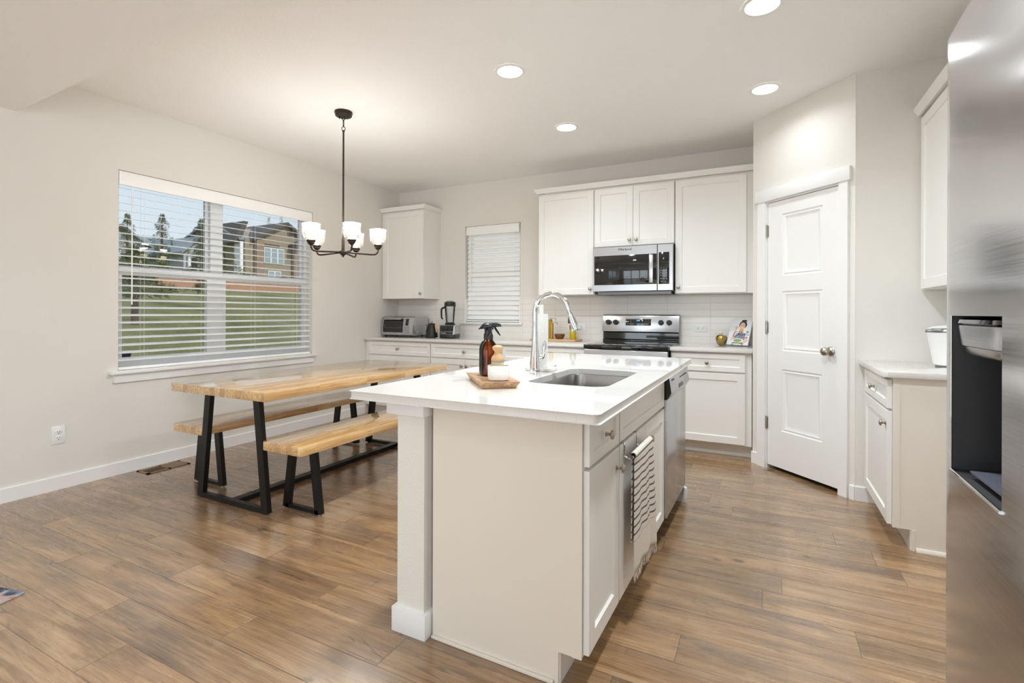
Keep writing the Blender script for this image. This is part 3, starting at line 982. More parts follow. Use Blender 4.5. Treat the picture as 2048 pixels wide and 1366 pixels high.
def base_cabinet(label, mm, wd, dep=0.6, drawer=True, doors=2, knobs=True, name='base_cabinet', frame=0.0, fake=False, door_k=None, side=None, filler=(0, 0), kick=True):
    """canonical: x from 0 to wd, doors' faces at y=0 looking to -y"""
    root = thing(name, label, 'cabinet', mm @ Vector((wd / 2, dep / 2, 0)))
    b = MB(mm)
    if fake:
        zt_ = CT - 0.031
        b.box(0, 0.0215, 0.105, 0.016, dep, zt_).box(wd - 0.016, 0.0215, 0.105, wd, dep, zt_).box(0, 0.0215, 0.105, wd, 0.035, zt_).box(0, dep - 0.012, 0.105, wd, dep, zt_).box(0, 0.0215, 0.105, wd, dep, 0.121)
    else:
        b.box(0, 0.0215, 0.105, wd, dep, CT - 0.031)
    b.box(0, 0.094, 0.0005, wd, dep, 0.105)
    b.build('carcass', side or M['cab'], root)
    a, c = 0.006 + filler[0], wd - 0.006 - filler[1]
    zt = CT - 0.045
    zd = 0.703 if drawer else zt + 0.008
    if drawer:
        front(mm, root, 'false_drawer_front' if fake else 'drawer', a, c, 0.710, zt, None if fake else (a + c) / 2, 0.781, 0.04)
    n = doors
    ww = (c - a - 0.003 * (n - 1)) / n
    for i in range(n):
        p = a + i * (ww + 0.003)
        if n == 2:
            kx = p + ww - 0.03 if i == 0 else p + 0.03
        else:
            kx = p + 0.03 if door_k == 'l' else p + ww - 0.03
        front(mm, root, 'door', p, p + ww, 0.115, zd - 0.006, kx if knobs else None, zd - 0.075)
    return root


def wall_cabinet(label, mm, wd, z0, z1, dep=0.318, doors=1, door_k='r', filler=(0, 0)):
    root = thing('wall_cabinet', label, 'cabinet', mm @ Vector((wd / 2, dep / 2, z0)))
    MB(mm).box(0, 0.0215, z0, wd, dep, z1).build('carcass', M['cab'], root)
    a, c = 0.005 + filler[0], wd - 0.005 - filler[1]
    ww = (c - a - 0.003 * (doors - 1)) / doors
    for i in range(doors):
        p = a + i * (ww + 0.003)
        if doors == 2:
            kx = p + ww - 0.03 if i == 0 else p + 0.03
        else:
            kx = p + 0.03 if door_k == 'l' else p + ww - 0.03
        front(mm, root, 'door', p, p + ww, z0 + 0.004, z1 - 0.02, kx, z0 + 0.06)
    return root


YF = -0.62
back = lambda x: XF((x, YF, 0))
base_cabinet('white base cabinet with one drawer, under the toaster oven in the left corner', back(0.003), 0.949, 0.618, filler=(0.045, 0))
base_cabinet('white base cabinet with one drawer, below the narrow kitchen window', back(0.953), 0.889, 0.618)
base_cabinet('white base cabinet with one drawer, just left of the range', back(1.843), 0.889, 0.618)
base_cabinet('white base cabinet with one door, between the range and the pantry door', back(3.508), 0.64, 0.618, doors=1, door_k='l', filler=(0, 0.043))

UF = -0.34
up = lambda x: XF((x, UF, 0))
wall_cabinet('white single-door wall cabinet alone in the left corner above the toaster oven', up(0.003), 0.64, 1.362, 2.425, 0.338, filler=(0.035, 0))
wall_cabinet('white wall cabinet directly left of the microwave', up(2.125), 0.602, 1.378, 2.435, 0.338)
wall_cabinet('short white two-door wall cabinet above the microwave', up(2.729), 0.768, 1.842, 2.435, 0.338, doors=2)
wall_cabinet('white wall cabinet directly right of the microwave beside the pantry wall', up(3.499), 0.655, 1.378, 2.435, 0.338, door_k='l', filler=(0, 0.052))


def crown(label, pts, z, parent=None):
    """mitred crown run along outward-facing points"""
    prof = [(0.0, 0), (0.012, 0), (0.014, 0.008), (0.034, 0.034), (0.036, 0.046), (0.0, 0.046)]
    b = MB()
    vs, fs = [], []
    n = len(pts)
    for (x, y, nx, ny) in pts:
        for o, h in prof:
            vs.append((x + nx * o, y + ny * o, z + h))
    k = len(prof)
    for i in range(n - 1):
        for j in range(k):
            j2 = (j + 1) % k
            fs.append((i * k + j, i * k + j2, (i + 1) * k + j2, (i + 1) * k + j))
    fs.append(tuple(range(k)))
    fs.append(tuple(range((n - 1) * k, n * k)))
    b.add(vs, fs)
    o = b.build('crown_moulding', M['cab'])
    return tag(o, label, 'moulding')


yf = UF + 0.0215
crown('white crown moulding topping the lone left corner wall cabinet', [(0.003, yf - 0.02, 0, -1), (0.645, yf - 0.02, 1, -1), (0.645, -0.002, 1, 0)], 2.426)
crown('white crown moulding running along the wall cabinets around the microwave', [(2.123, -0.002, -1, 0), (2.123, yf - 0.02, -1, -1), (4.153, yf - 0.02, 0, -1)], 2.436)


# countertops on the back wall
def slab(label, poly, z0=CT - 0.03, z1=CT, bev=0.004):
    o = MB().prism(poly, z0, z1, 'z', bev).build('countertop', M['quartz'])
    return tag(o, label, 'countertop')


slab('long white quartz countertop from the left corner to the range', [(0.002, -0.0095), (0.002, -0.645), (2.736, -0.645), (2.736, -0.0095)])
slab('short white quartz countertop between the range and the pantry wall', [(3.505, -0.0095), (3.505, -0.645), (4.153, -0.645), (4.153, -0.0095)])

# right-hand run
RX = 4.806
RM = XF((RX, -1.262, 0), FACE_NX)
rc = base_cabinet('white base cabinet with warm light painted on its side panel, right of the pantry door by the fridge', RM, 0.69, XR - RX - 0.002, doors=1, door_k='r', side=M['cab'], filler=(0.02, 0))
b = MB()
b.prism([(RX + 0.0215, 0.105), (RX + 0.0215, CT - 0.031), (XR - 0.002, CT - 0.031), (XR - 0.002, 0.0005), (RX + 0.098, 0.0005), (RX + 0.098, 0.105)], -1.957, -1.9525, 'y')
b.box(RX + 0.0215, -1.960, 0.105, RX + 0.052, -1.957, CT - 0.031)
b.box(RX + 0.098, -1.960, 0.0005, RX + 0.114, -1.957, 0.105)
b.build('side_panel', M['panel'], rc)
MB().prism([(-1.957, 0.0005), (-1.970, 0.0005), (-1.969, 0.01), (-1.964, 0.017), (-1.957, 0.019)], RX + 0.116, XR - 0.003, 'x').build('shoe_moulding', M['panel'], rc)
slab('short white quartz countertop under the rice cooker by the fridge', [(4.778, -1.2605), (XR - 0.002, -1.2605), (XR - 0.002, -1.985), (4.80, -1.985), (4.786, -1.979), (4.778, -1.962)])
wc = wall_cabinet('white wall cabinet at the right edge, partly hidden by the fridge', XF((5.087, -1.262, 0), FACE_NX), 0.69, 1.345, 2.405, XR - 5.087 - 0.002, filler=(0.02, 0))
crown('white crown moulding topping the wall cabinet beside the fridge', [(5.088, -1.262, -1, 0), (5.088, -1.954, -1, -1), (XR - 0.002, -1.954, 0, -1)], 2.406)

# ------------------------------------------------------------------ island
IP = Vector((3.750, -3.615, 0))
IR = R(-1.1)
IM = Matrix.Translation(IP) @ Matrix.Rotation(IR, 4, 'Z') @ Matrix.Rotation(FACE_PX, 4, 'Z')   # x runs to +y world, front looks to +x
DEP = 0.60


def im(x):
    return IM @ Matrix.Translation((x, 0, 0))


c1 = base_cabinet('white narrow island cabinet with one drawer and one door at the near end', im(0.0), 0.345, DEP, doors=1, door_k='r')
c2 = base_cabinet('white island sink cabinet with striped towel hanging on its door', im(0.346), 0.845, DEP, fake=True, doors=2)
b = MB(IM)
b.prism([(0.020, 0.105), (0.020, CT - 0.031), (DEP, CT - 0.031), (DEP, 0.0005), (0.098, 0.0005), (0.098, 0.105)], -0.0055, -0.0005, 'x')
b.box(-0.0085, 0.020, 0.105, -0.0055, 0.052, CT - 0.031)
b.box(-0.0085, 0.098, 0.0005, -0.0055, 0.112, 0.105)
b.build('side_panel', M['panel'], c1)
MB(IM).prism([(0.114, 0.0005), (DEP, 0.0005), (DEP, 0.012), (0.114, 0.012)], -0.017, -0.0055, 'x', 0.003).build('shoe_moulding', M['panel'], c1)
b = MB(IM)
b.box(1.806, 0.0, 0.0005, 1.835, DEP, CT - 0.031)
ep = tag(b.build('island_end_panel', M['cab']), 'white end panel of the island beyond the dishwasher', 'panel')
MB(IM).box(1.8355, -0.005, 0.0005, 1.848, DEP, 0.092, 0.002).box(1.80, -0.018, 0.0005, 1.8355, -0.0005, 0.092, 0.002).build('base_trim', M['trim'], ep)

# pony wall with capital and base behind the island cabinets
kw = thing('island_pony_wall', 'white textured pony wall post with square cap and base at the near left island corner', 'half wall', (3.065, -2.7, 0))
MB().box(3.004, -3.632, 0.0005, 3.127, -1.79, CT - 0.0305).build('wall_core', M['wall'], kw)
b = MB()
b.box(2.966, -3.652, CT - 0.086, 3.137, -3.545, CT - 0.0306, 0.001)
b.box(2.966, -1.86, CT - 0.086, 3.137, -1.77, CT - 0.0306, 0.001)
b.build('cap_trim', M['trim'], kw)
b = MB()
b.box(2.989, -3.648, 0.0004, 3.143, -3.560, 0.092, 0.002).box(2.989, -3.56, 0.0004, 3.0035, -1.78, 0.092, 0.002)
b.build('base_trim', M['trim'], kw)

# island worktop with sink cut-out
SX0, SX1, SY0, SY1 = 3.318, 3.676, -3.195, -2.565


def rrect(x0, y0, x1, y1, r, n=6):
    pts = []
    for cx, cy, a0 in ((x1 - r, y1 - r, 0), (x0 + r, y1 - r, 90), (x0 + r, y0 + r, 180), (x1 - r, y0 + r, 270)):
        for i in range(n + 1):
            a = R(a0 + 90 * i / n)
            pts.append((cx + r * math.cos(a), cy + r * math.sin(a)))
    return pts


outer = rrect(2.842, -3.722, 3.812, -1.676, 0.022, 6)
inner = rrect(SX0, SY0, SX1, SY1, 0.075, 6)
b = MB()
n = len(outer)
e = 0.004


def off(pts, d):
    cx = sum(p[0] for p in pts) / len(pts)
    cy = sum(p[1] for p in pts) / len(pts)
    return [(p[0] + math.copysign(d, p[0] - cx), p[1] + math.copysign(d, p[1] - cy)) for p in pts]


lv = [(off(inner, 0.0), CT - 0.03), (off(inner, 0.0), CT - 0.003), (off(inner, 0.003), CT), (off(outer, -e), CT), (off(outer, -e * 0.3), CT - e * 0.3), (outer, CT - e), (outer, CT - 0.03 + e), (off(outer, -e), CT - 0.03), (off(inner, 0.0), CT - 0.03)]
vs, fs = [], []
for pts, z in lv:
    vs += [(p[0], p[1], z) for p in pts]
for k in range(len(lv) - 1):
    for i in range(n):
        j = (i + 1) % n
        fs.append((k * n + i, k * n + j, (k + 1) * n + j, (k + 1) * n + i))
b.add(vs, fs, True)
bmesh.ops.remove_doubles(b.bm, verts=b.bm.verts[:], dist=1e-6)
tag(b.build('countertop', M['quartz']), 'large white quartz island countertop with the sink cut into it', 'countertop')

# undermount sink
sk = thing('kitchen_sink', 'undermount stainless steel sink set in the island countertop', 'sink', ((SX0 + SX1) / 2, (SY0 + SY1) / 2, CT - 0.26))
zt = CT - 0.0305
lv = [(off(inner, 0.022), zt), (off(inner, 0.002), zt), (off(inner, 0.0), zt - 0.004), (off(inner, -0.004), zt - 0.19), (off(inner, -0.015), zt - 0.212), (off(inner, -0.035), zt - 0.22)]
b = MB()
vs, fs = [], []
for pts, z in lv:
    vs += [(p[0], p[1], z) for p in pts]
for k in range(len(lv) - 1):
    for i in range(n):
        j = (i + 1) % n
        fs.append((k * n + i, k * n + j, (k + 1) * n + j, (k + 1) * n + i))
fs.append(tuple((len(lv) - 1) * n + i for i in range(n)))
b.add(vs, fs, True)
b.build('basin', M['sink'], sk)
MB(Matrix.Translation(((SX0 + SX1) / 2, (SY0 + SY1) / 2, zt - 0.2195))).lathe([(0, 0.001), (0.03, 0.001), (0.032, 0.004), (0.052, 0.003), (0.055, 0.0)], n=24).build('drain', M['chrome'], sk)

# pull-down faucet
fx, fy = 3.241, -2.898
fc = thing('kitchen_faucet', 'tall chrome pull-down gooseneck faucet beside the island sink', 'faucet', (fx, fy, CT))
F = Matrix.Translation((fx, fy, CT)) @ Matrix.Rotation(R(-3), 4, 'Z')
MB(F).lathe([(0, 0.0003), (0.0265, 0.0003), (0.027, 0.006), (0.026, 0.03), (0.0245, 0.05), (0.0205, 0.09), (0.0165, 0.13), (0.0145, 0.165), (0.0135, 0.195), (0.0135, 0.203), (0, 0.203)], n=28).build('body', M['chrome'], fc)
path = [(0, 0, 0.2), (0, 0, 0.27)]
rr = 0.089
for i in range(0, 13):
    a = PI - i * (PI * 0.92) / 12
    path.append((rr + rr * math.cos(a), 0, 0.297 + rr * math.sin(a)))
MB(F).tube(path, 0.0125, 14).build('spout', M['chrome'], fc)
pe, pq = Vector(path[-1]), Vector(path[-2])
d = (pe - pq).normalized()
MB(F).tube([pe - d * 0.002, pe + d * 0.02, pe + d * 0.024, pe + d * 0.05, pe + d * 0.085, pe + d * 0.11, pe + d * 0.113], [0.0135, 0.0145, 0.0138, 0.0155, 0.0195, 0.0225, 0.021], 18).build('spray_head', M['chrome'], fc)
sh = fc.children[-1]
MB(F).tube([pe + d * 0.1125, pe + d * 0.1145], [0.0195, 0.0195], 18).build('spray_face', M['blackpl'], sh)
MB(F @ Matrix.Translation(pe + d * 0.062) ).box(-0.022, -0.006, -0.016, -0.0145, 0.006, 0.016, 0.002).build('spray_button', M['blackpl'], sh)
hb = MB(F @ Matrix.Rotation(R(25), 4, 'Z'))
hb.tube([(0.012, 0, 0.072), (0.036, 0, 0.078), (0.042, 0, 0.08)], [0.013, 0.0135, 0.011], 14)
hb.tube([(0.036, 0, 0.075), (0.042, 0, 0.095), (0.045, 0, 0.125), (0.047, 0, 0.15), (0.048, 0, 0.158)], [0.009, 0.0085, 0.0095, 0.008, 0.004], 12)
hb.build('handle', M['chrome'], fc)

# dishwasher
dw = thing('dishwasher', 'stainless steel dishwasher in the far end of the island', 'dishwasher', IM @ Vector((1.5, 0.3, 0)))
DM = im(1.1955)
MB(DM).box(0, 0.03, 0.1, 0.606, DEP - 0.01, CT - 0.032).build('tub', M['darkgap'], dw)
MB(DM).box(0.01, 0.07, 0.001, 0.596, 0.12, 0.1).build('kick_plate', M['blackpl'], dw)
MB(DM).box(0.004, -0.012, 0.118, 0.602, 0.03, 0.742, 0.004).build('door', M['steel'], dw)
pz = [(0.028, 0.745), (-0.016, 0.745), (-0.034, 0.778), (-0.022, 0.862), (0.028, 0.862)]
MB(DM).prism([(y, z) for y, z in pz], 0.004, 0.602, 'x', 0.002).build('control_panel', M['steel'], dw)
cp = dw.children[-1]
MB(DM).prism([(0.027, 0.746), (-0.015, 0.746), (-0.033, 0.778), (-0.021, 0.861), (0.027, 0.861)], 0.0022, 0.0038, 'x').build('side_cap', M['blackpl'], cp)
b = MB(DM)
b.add([(0.235, -0.0235, 0.76), (0.37, -0.0235, 0.76), (0.385, -0.0316, 0.775), (0.22, -0.0316, 0.775)], [(0, 1, 2, 3)])
b.add([(0.22, -0.0345, 0.7785), (0.385, -0.0345, 0.7785), (0.37, -0.0318, 0.80), (0.235, -0.0318, 0.80)], [(0, 1, 2, 3)])
b.build('pocket_handle', M['blackpl'], cp)
for k in range(7):
    MB(DM).box(0.30 + k * 0.036, -0.0282, 0.828, 0.315 + k * 0.036, -0.0262, 0.834).build('button', M['inkk'], cp)
MB(DM).box(0.05, -0.0270, 0.836, 0.12, -0.0250, 0.844).build('indicator', M['inkk'], cp)

# over-door towel bar and towel
TM = IM
tb = thing('towel_bar', 'chrome over-door towel bar hooked on the island sink cabinet door', 'towel bar', IM @ Vector((0.53, -0.02, 0.66)))
ty0, ty1 = 0.385, 0.712
for yy in (ty0 + 0.02, ty0 + 0.215):
    b = MB(IM)
    b.box(yy - 0.006, -0.0025, 0.641, yy + 0.006, -0.0008, 0.7005).box(yy - 0.006, -0.0025, 0.6985, yy + 0.006, 0.0205, 0.7005)
    b.tube([(yy, -0.0015, 0.647), (yy, -0.012, 0.640), (yy, -0.03, 0.640), (yy, -0.036, 0.646)], 0.0035, 8)
    b.build('hook', M['chrome'], tb)
MB(IM).tube([(ty0, -0.036, 0.650), (ty1, -0.036, 0.650)], 0.0065, 12).build('bar', M['chrome'], tb)


def towel(label, x0, x1, zc, lf, lb, seed):
    rnd = random.Random(seed)
    root = None
    nx, prof = 36, []
    r = 0.0095
    for i in range(25):
        prof.append((r, -lf + lf * i / 24.0, lf - lf * i / 24.0))
    ns = len(prof)
    arc = [(r * math.cos(PI * k / 6), r * math.sin(PI * k / 6)) for k in range(1, 6)]
    pts = []
    for o, z, v in prof:
        pts.append((o, z, v))
    for k, (o, z) in enumerate(arc):
        pts.append((o, z, -0.005 * (k + 1)))
    for i in range(15):
        pts.append((-r, -lb * i / 14.0, lb * i / 14.0 - 0.03))
    vs, fs, uv = [], [], {}
    ph = rnd.random() * 6
    for j, (o, z, v) in enumerate(pts):
        dn = min(1.0, max(0.0, -z / lf))
        for i in range(nx + 1):
            u = i / nx
            xx = x0 + (x1 - x0) * u
            xx += (u - 0.5) * 0.03 * dn
            fold = 0.0065 * dn ** 0.6 * (math.sin(u * 13 + ph) + 0.4 * math.sin(u * 27 + ph * 2))
            oo = o + (max(-0.018, fold) + 0.012 * dn if o > 0 else -max(0, -fold) * 0.0)
            cl = 0.25 + 0.75 * min(1.0, u * 3.5) if j not in range(24, 31) else 1.0
            yy = -0.036 - oo * cl
            if o < 0:
                yy = min(yy, -0.0265)
            zz = zc + z - (0.012 * math.sin(u * 7 + ph) * dn if o > 0 else 0)
            uv[len(vs)] = (u, v)
            vs.append((xx, yy, zz))
    m = nx + 1
    for j in range(len(pts) - 1):
        for i in range(nx):
            fs.append((j * m + i, j * m + i + 1, (j + 1) * m + i + 1, (j + 1) * m + i))
    b = MB(IM)
    b.add(vs, fs, True)
    b.bm.verts.index_update()
    o = b.build('tea_towel', M['towel'], uv=uv)
    md = o.modifiers.new('thick', 'SOLIDIFY')
    md.thickness = 0.003
    md.offset = 1
    tag(o, label, 'towel')
    # fringe
    f = MB(IM)
    for i in range(0, nx * 3):
        u = i / (nx * 3)
        k = int(u * nx)
        p = Vector(vs[k]) * (1 - (u * nx - k)) + Vector(vs[min(k + 1, nx)]) * (u * nx - k)
        f.tube([p + Vector((0, 0.0, 0.004)), p + Vector((rnd.uniform(-.004, .004), rnd.uniform(-.004, .001), -0.014)), p + Vector((rnd.uniform(-.007, .007), rnd.uniform(-.005, .002), -0.034))], [0.0009, 0.0008, 0.0004], 4)
    fr = f.build('fringe', M['cotton'], o)
    return o


towel('white cotton tea towel with dark grey stripes hanging on the island door', 0.405, 0.690, 0.653, 0.43, 0.33, 4)
# ------------------------------------------------------------------ microwave
mw = thing('microwave', 'stainless steel over-the-range microwave under the short wall cabinet', 'microwave', (3.115, -0.2, 1.392))
X0, X1, Z0, Z1, Y0 = 2.733, 3.494, 1.392, 1.838, -0.395
MB().box(X0, Y0 + 0.03, Z0 + 0.012, X1, -0.011, Z1 - 0.001).build('housing', M['blackpl'], mw)
b = MB().box(X0 + 0.03, Y0 + 0.08, Z0 - 0.012, X1 - 0.03, -0.03, Z0 + 0.012)
b.build('vent_grille', m_steel('grey_steel', 0.35, rgb=(120, 120, 120)), mw)
XS = 3.352
wx0, wx1, wz0, wz1 = 0.016, XS - X0 - 0.004, 0.062, 0.345
b = MB(XF((X0, Y0, Z0 + 0.014)))
hh = Z1 - Z0 - 0.016
wd = XS - X0 - 0.0015
# door frame with a window hole
b.rings(wd, hh, [(0, 0.03), (0, 0.004), (0.004, 0)], fill=False)
for q in ((0.004, 0.004, wd - 0.004, wz0), (0.004, wz1, wd - 0.004, hh - 0.004)):
    b.add([(q[0], 0, q[1]), (q[2], 0, q[1]), (q[2], 0, q[3]), (q[0], 0, q[3])], [(0, 1, 2, 3)])
b.add([(0.004, 0, wz0), (wx0, 0, wz0), (wx0, 0, wz1), (0.004, 0, wz1)], [(0, 1, 2, 3)])
b.build('door', M['steel'], mw)
md = mw.children[-1]
MB(XF((X0, Y0, Z0 + 0.014))).box(wx0, 0.0015, wz0, wd - 0.001, 0.006, wz1, 0.001).build('door_window', M['blackgl'], md)
hx = XS - X0 - 0.052
MB(XF((X0, Y0, Z0 + 0.014))).prism([(hx - 0.017, -0.032), (hx + 0.017, -0.032), (hx + 0.02, -0.026), (hx + 0.02, -0.020), (hx - 0.02, -0.020), (hx - 0.02, -0.026)], wz0 + 0.012, wz1 - 0.012, 'z', 0.002).box(hx - 0.012, -0.022, wz0 + 0.02, hx + 0.012, 0.003, wz0 + 0.05).box(hx - 0.012, -0.022, wz1 - 0.05, hx + 0.012, 0.003, wz1 - 0.02).build('handle', M['steel'], md)
t = text_mesh('Whirlpool', 0.031, Matrix.Translation((X0 + 0.315, Y0 - 0.0002, Z1 - 0.033)) @ TEXT_UP, 0.12, bold=0.0004)
t.build('logo', M['inkk'], md)
b = MB(XF((XS + 0.0015, Y0, Z0 + 0.014)))
pw = X1 - XS - 0.0015
b.rings(pw, hh, [(0, 0.03), (0, 0.004), (0.004, 0)])
b.build('control_panel', M['steel'], mw)
cp = mw.children[-1]
MB(XF((XS, Y0, Z0 + 0.014))).box(0.012, -0.0012, wz0 - 0.002, 0.108, 0.003, wz1 + 0.01, 0.001).build('keypad_glass', M['blackgl'], cp)
kg = cp.children[-1]
b = MB(XF((XS, Y0, Z0 + 0.014)))
for r_ in range(4):
    for c_ in range(3):
        b.box(0.034 + c_ * 0.024, -0.0017, 0.205 - r_ * 0.0225, 0.0385 + c_ * 0.024, -0.0012, 0.2095 - r_ * 0.0225)
for c_ in range(3):
    b.box(0.03 + c_ * 0.024, -0.0017, 0.108, 0.042 + c_ * 0.024, -0.0012, 0.112)
for c_ in range(2):
    b.box(0.034 + c_ * 0.036, -0.0017, 0.082, 0.046 + c_ * 0.036, -0.0012, 0.086)
b.build('key_legends', M['legend'], kg)

# ------------------------------------------------------------------ range
rg = thing('range', 'stainless steel electric range with black cooktop and black knobs', 'stove', (3.12, -0.33, 0))
X0, X1 = 2.7405, 3.5005
MB().box(X0, -0.640, 0.02, X1, -0.012, 0.895).build('body', M['blackpl'], rg)
for x in (X0 + 0.03, X1 - 0.06):
    for y in (-0.6, -0.1):
        MB().box(x, y, 0.0005, x + 0.03, y + 0.03, 0.02).build('foot', M['blackpl'], rg)
MB().box(X0 - 0.0, -0.690, 0.868, X1 + 0.0, -0.075, 0.907, 0.005).build('cooktop', M['blackgl'], rg)
ck = rg.children[-1]
ringm = plain('burner_ring', (60, 60, 62), 0.25, var=0.05)
for (x, y, r_) in ((2.93, -0.53, 0.11), (3.31, -0.53, 0.085), (2.93, -0.24, 0.075), (3.31, -0.24, 0.1)):
    MB(Matrix.Translation((x, y, 0.9072))).lathe([(r_ - 0.004, 0), (r_, 0)], n=40).build('burner_ring', ringm, ck, fix=False)
b = MB()
b.box(X0 + 0.004, -0.684, 0.25, X1 - 0.004, -0.641, 0.864, 0.006)
b.build('oven_door', M['steel'], rg)
od = rg.children[-1]
MB().box(X0 + 0.12, -0.6855, 0.36, X1 - 0.12, -0.6835, 0.68, 0.0008).build('oven_window', M['blackgl'], od)
MB().tube([(X0 + 0.05, -0.735, 0.79), (X1 - 0.05, -0.735, 0.79)], 0.0125, 14).box(X0 + 0.06, -0.735, 0.782, X0 + 0.09, -0.684, 0.798).box(X1 - 0.09, -0.735, 0.782, X1 - 0.06, -0.684, 0.798).build('oven_handle', M['steel'], od)
MB().box(X0 + 0.004, -0.684, 0.06, X1 - 0.004, -0.641, 0.242, 0.006).build('storage_drawer', M['steel'], rg)
# backguard
Zg0, Zg1 = 1.01, 1.182
MB().prism([(-0.012, 0.90), (-0.074, 0.90), (-0.074, 0.925), (-0.060, 0.935), (-0.060, Zg0 - 0.012), (-0.072, Zg0), (-0.012, Zg0)], X0 + 0.003, X1 - 0.003, 'x').build('lower_backguard', M['blackgl'], rg)
MB().prism([(-0.012, Zg0), (-0.086, Zg0), (-0.064, Zg1 - 0.01), (-0.056, Zg1), (-0.012, Zg1)], X0 - 0.001, X1 + 0.001, 'x', 0.003).build('console', M['steel'], rg)
cs = rg.children[-1]
tl = math.atan2(0.022, Zg1 - 0.01 - Zg0)
CM = Matrix.Translation((0, -0.0865, Zg0)) @ Matrix.Rotation(-tl, 4, 'X')
MB(CM).box(2.980, -0.0012, 0.063, 3.232, 0.002, 0.13, 0.0008).build('display_panel', M['blackgl'], cs)
dp = cs.children[-1]
t = text_mesh('3:09', 0.021, CM @ Matrix.Translation((3.106, -0.0016, 0.114)) @ TEXT_UP, bold=0.0004)
t.build('clock_digits', M['blue_led'], dp)
b = MB(CM)
for x, z in ((3.005, .12), (3.034, .12), (3.062, .12), (3.03, .1), (3.003, .079), (3.03, .079), (3.086, .079), (3.118, .079), (3.148, .12), (3.18, .12), (3.208, .12), (3.18, .1), (3.208, .1), (3.18, .079), (3.208, .079), (3.15, .1)):
    b.box(x - 0.006, -0.0017, z - 0.0018, x + 0.006, -0.0012, z + 0.0018)
b.build('panel_legends', M['grey'], dp)
for x in (2.802, 2.878, 3.330, 3.408):
    b = MB(CM @ Matrix.Translation((x, 0, 0.094)))
    b.lathe([(0, 0.001), (0.0275, 0.001), (0.0265, 0.012), (0.0235, 0.026), (0.021, 0.028), (0, 0.028)], (0, 0, 0), 24, '-y')
    b.box(-0.0045, -0.034, -0.022, 0.0045, -0.026, 0.022, 0.002)
    k = b.build('burner_knob', M['blackpl'], cs)
    k['label'] = 'black knob'

# ------------------------------------------------------------------ refrigerator
fr = thing('refrigerator', 'large stainless steel refrigerator at the right edge with a water dispenser', 'fridge', (5.0, -4.22, 0))
FX, FY0, FY1, FZ0, FZ1 = 4.574, -4.222, -3.770, 0.10, 1.768
MB().box(FX + 0.085, -4.68, 0.012, XR - 0.02, FY1 + 0.003 - 0.006, FZ1 - 0.012, 0.004).build('cabinet', plain('fridge_side', (96, 96, 98), 0.45, 0.3, var=0.03), fr)
MB().box(FX + 0.06, -4.67, 0.002, FX + 0.085, FY1 - 0.01, 0.09).build('toe_grille', M['blackpl'], fr)


def fridge_door(name, ya, yb, hole=None):
    """gently bowed door; canonical u runs from yb (left as seen) to ya"""
    def bow(y):
        q = (y - (ya + yb) / 2) / ((yb - ya) / 2)
        e = max(0.0, abs(q) - 0.90) / 0.10
        return FX + 0.008 * q * q + 0.018 * e * e - 0.004
    ys = sorted(set([ya, yb] + [ya + (yb - ya) * k / 28 for k in range(29)] + [ya + 0.004, yb - 0.004] + (list(hole[:2]) if hole else [])))
    zs_ = sorted(set([FZ0, FZ0 + 0.006, FZ1 - 0.006, FZ1] + [FZ0 + (FZ1 - FZ0) * k / 10 for k in range(11)] + (list(hole[2:]) if hole else [])))
    b = MB()
    idx, vs, fs = {}, [], []
    for i, y in enumerate(ys):
        for j, z in enumerate(zs_):
            e = 0.006 if z in (FZ0, FZ1) else 0
            idx[i, j] = len(vs)
            vs.append((bow(y) + e, y, z))
    for i in range(len(ys) - 1):
        for j in range(len(zs_) - 1):
            if hole and hole[0] - 1e-6 <= ys[i] < hole[1] - 1e-6 and hole[2] - 1e-6 <= zs_[j] < hole[3] - 1e-6:
                continue
            fs.append((idx[i, j], idx[i, j + 1], idx[i + 1, j + 1], idx[i + 1, j]))
    m0, n0 = len(ys), len(zs_)
    rim = [(i, 0) for i in range(m0)] + [(m0 - 1, j) for j in range(1, n0)] + [(i, n0 - 1) for i in range(m0 - 2, -1, -1)] + [(0, j) for j in range(n0 - 2, 0, -1)]
    bk = len(vs)
    for i, j in rim:
        vs.append((FX + 0.075, ys[i], zs_[j]))
    for k in range(len(rim)):
        k2 = (k + 1) % len(rim)
        fs.append((idx[rim[k]], idx[rim[k2]], bk + k2, bk + k))
    fs.append(tuple(range(bk, bk + len(rim))))
    b.add(vs, fs, True)
    o = b.build(name, M['fridge'], fr, fix=True)
    return o, bow


hole = (-4.080, -3.834, 0.886, 1.194)
fd, bow = fridge_door('freezer_door', FY0, FY1, hole)
od, _ = fridge_door('fresh_food_door', -4.683, FY0 - 0.006)
# dispenser niche
b = MB()
y0, y1, z0, z1 = hole
dpt = FX + 0.072
xf0, xf1 = bow(y0), bow(y1)
b.add([(xf0, y0, z0), (xf1, y1, z0), (xf1, y1, z1), (xf0, y0, z1), (dpt, y0 + 0.01, z0 + 0.012), (dpt, y1 - 0.012, z0 + 0.012), (dpt, y1 - 0.012, z1), (dpt, y0 + 0.01, z1)],
      [(4, 5, 6, 7), (0, 1, 5, 4), (1, 2, 6, 5), (2, 3, 7, 6), (3, 0, 4, 7)])
nic = b.build('dispenser_niche', plain('niche_plastic', (30, 29, 31), 0.5, var=0.05), fd)
b = MB()
b.tube([(xf1 - 0.001, y1, z0 + 0.001), (xf0 - 0.001, y0, z0 + 0.001)], 0.003, 8)
b.tube([(xf1 - 0.0005, y1, z0), (xf1 - 0.0005, y1, z1)], 0.0016, 6)
b.build('niche_trim', M['chrome'], fd)
b = MB()
b.box(FX + 0.012, y0 + 0.02, z0 + 0.0135, dpt - 0.006, y1 - 0.06, z0 + 0.017)
b.build('drip_tray', plain('tray_grey', (84, 86, 98), 0.4, var=0.03), fd)
yc = (y0 + y1) / 2 + 0.003
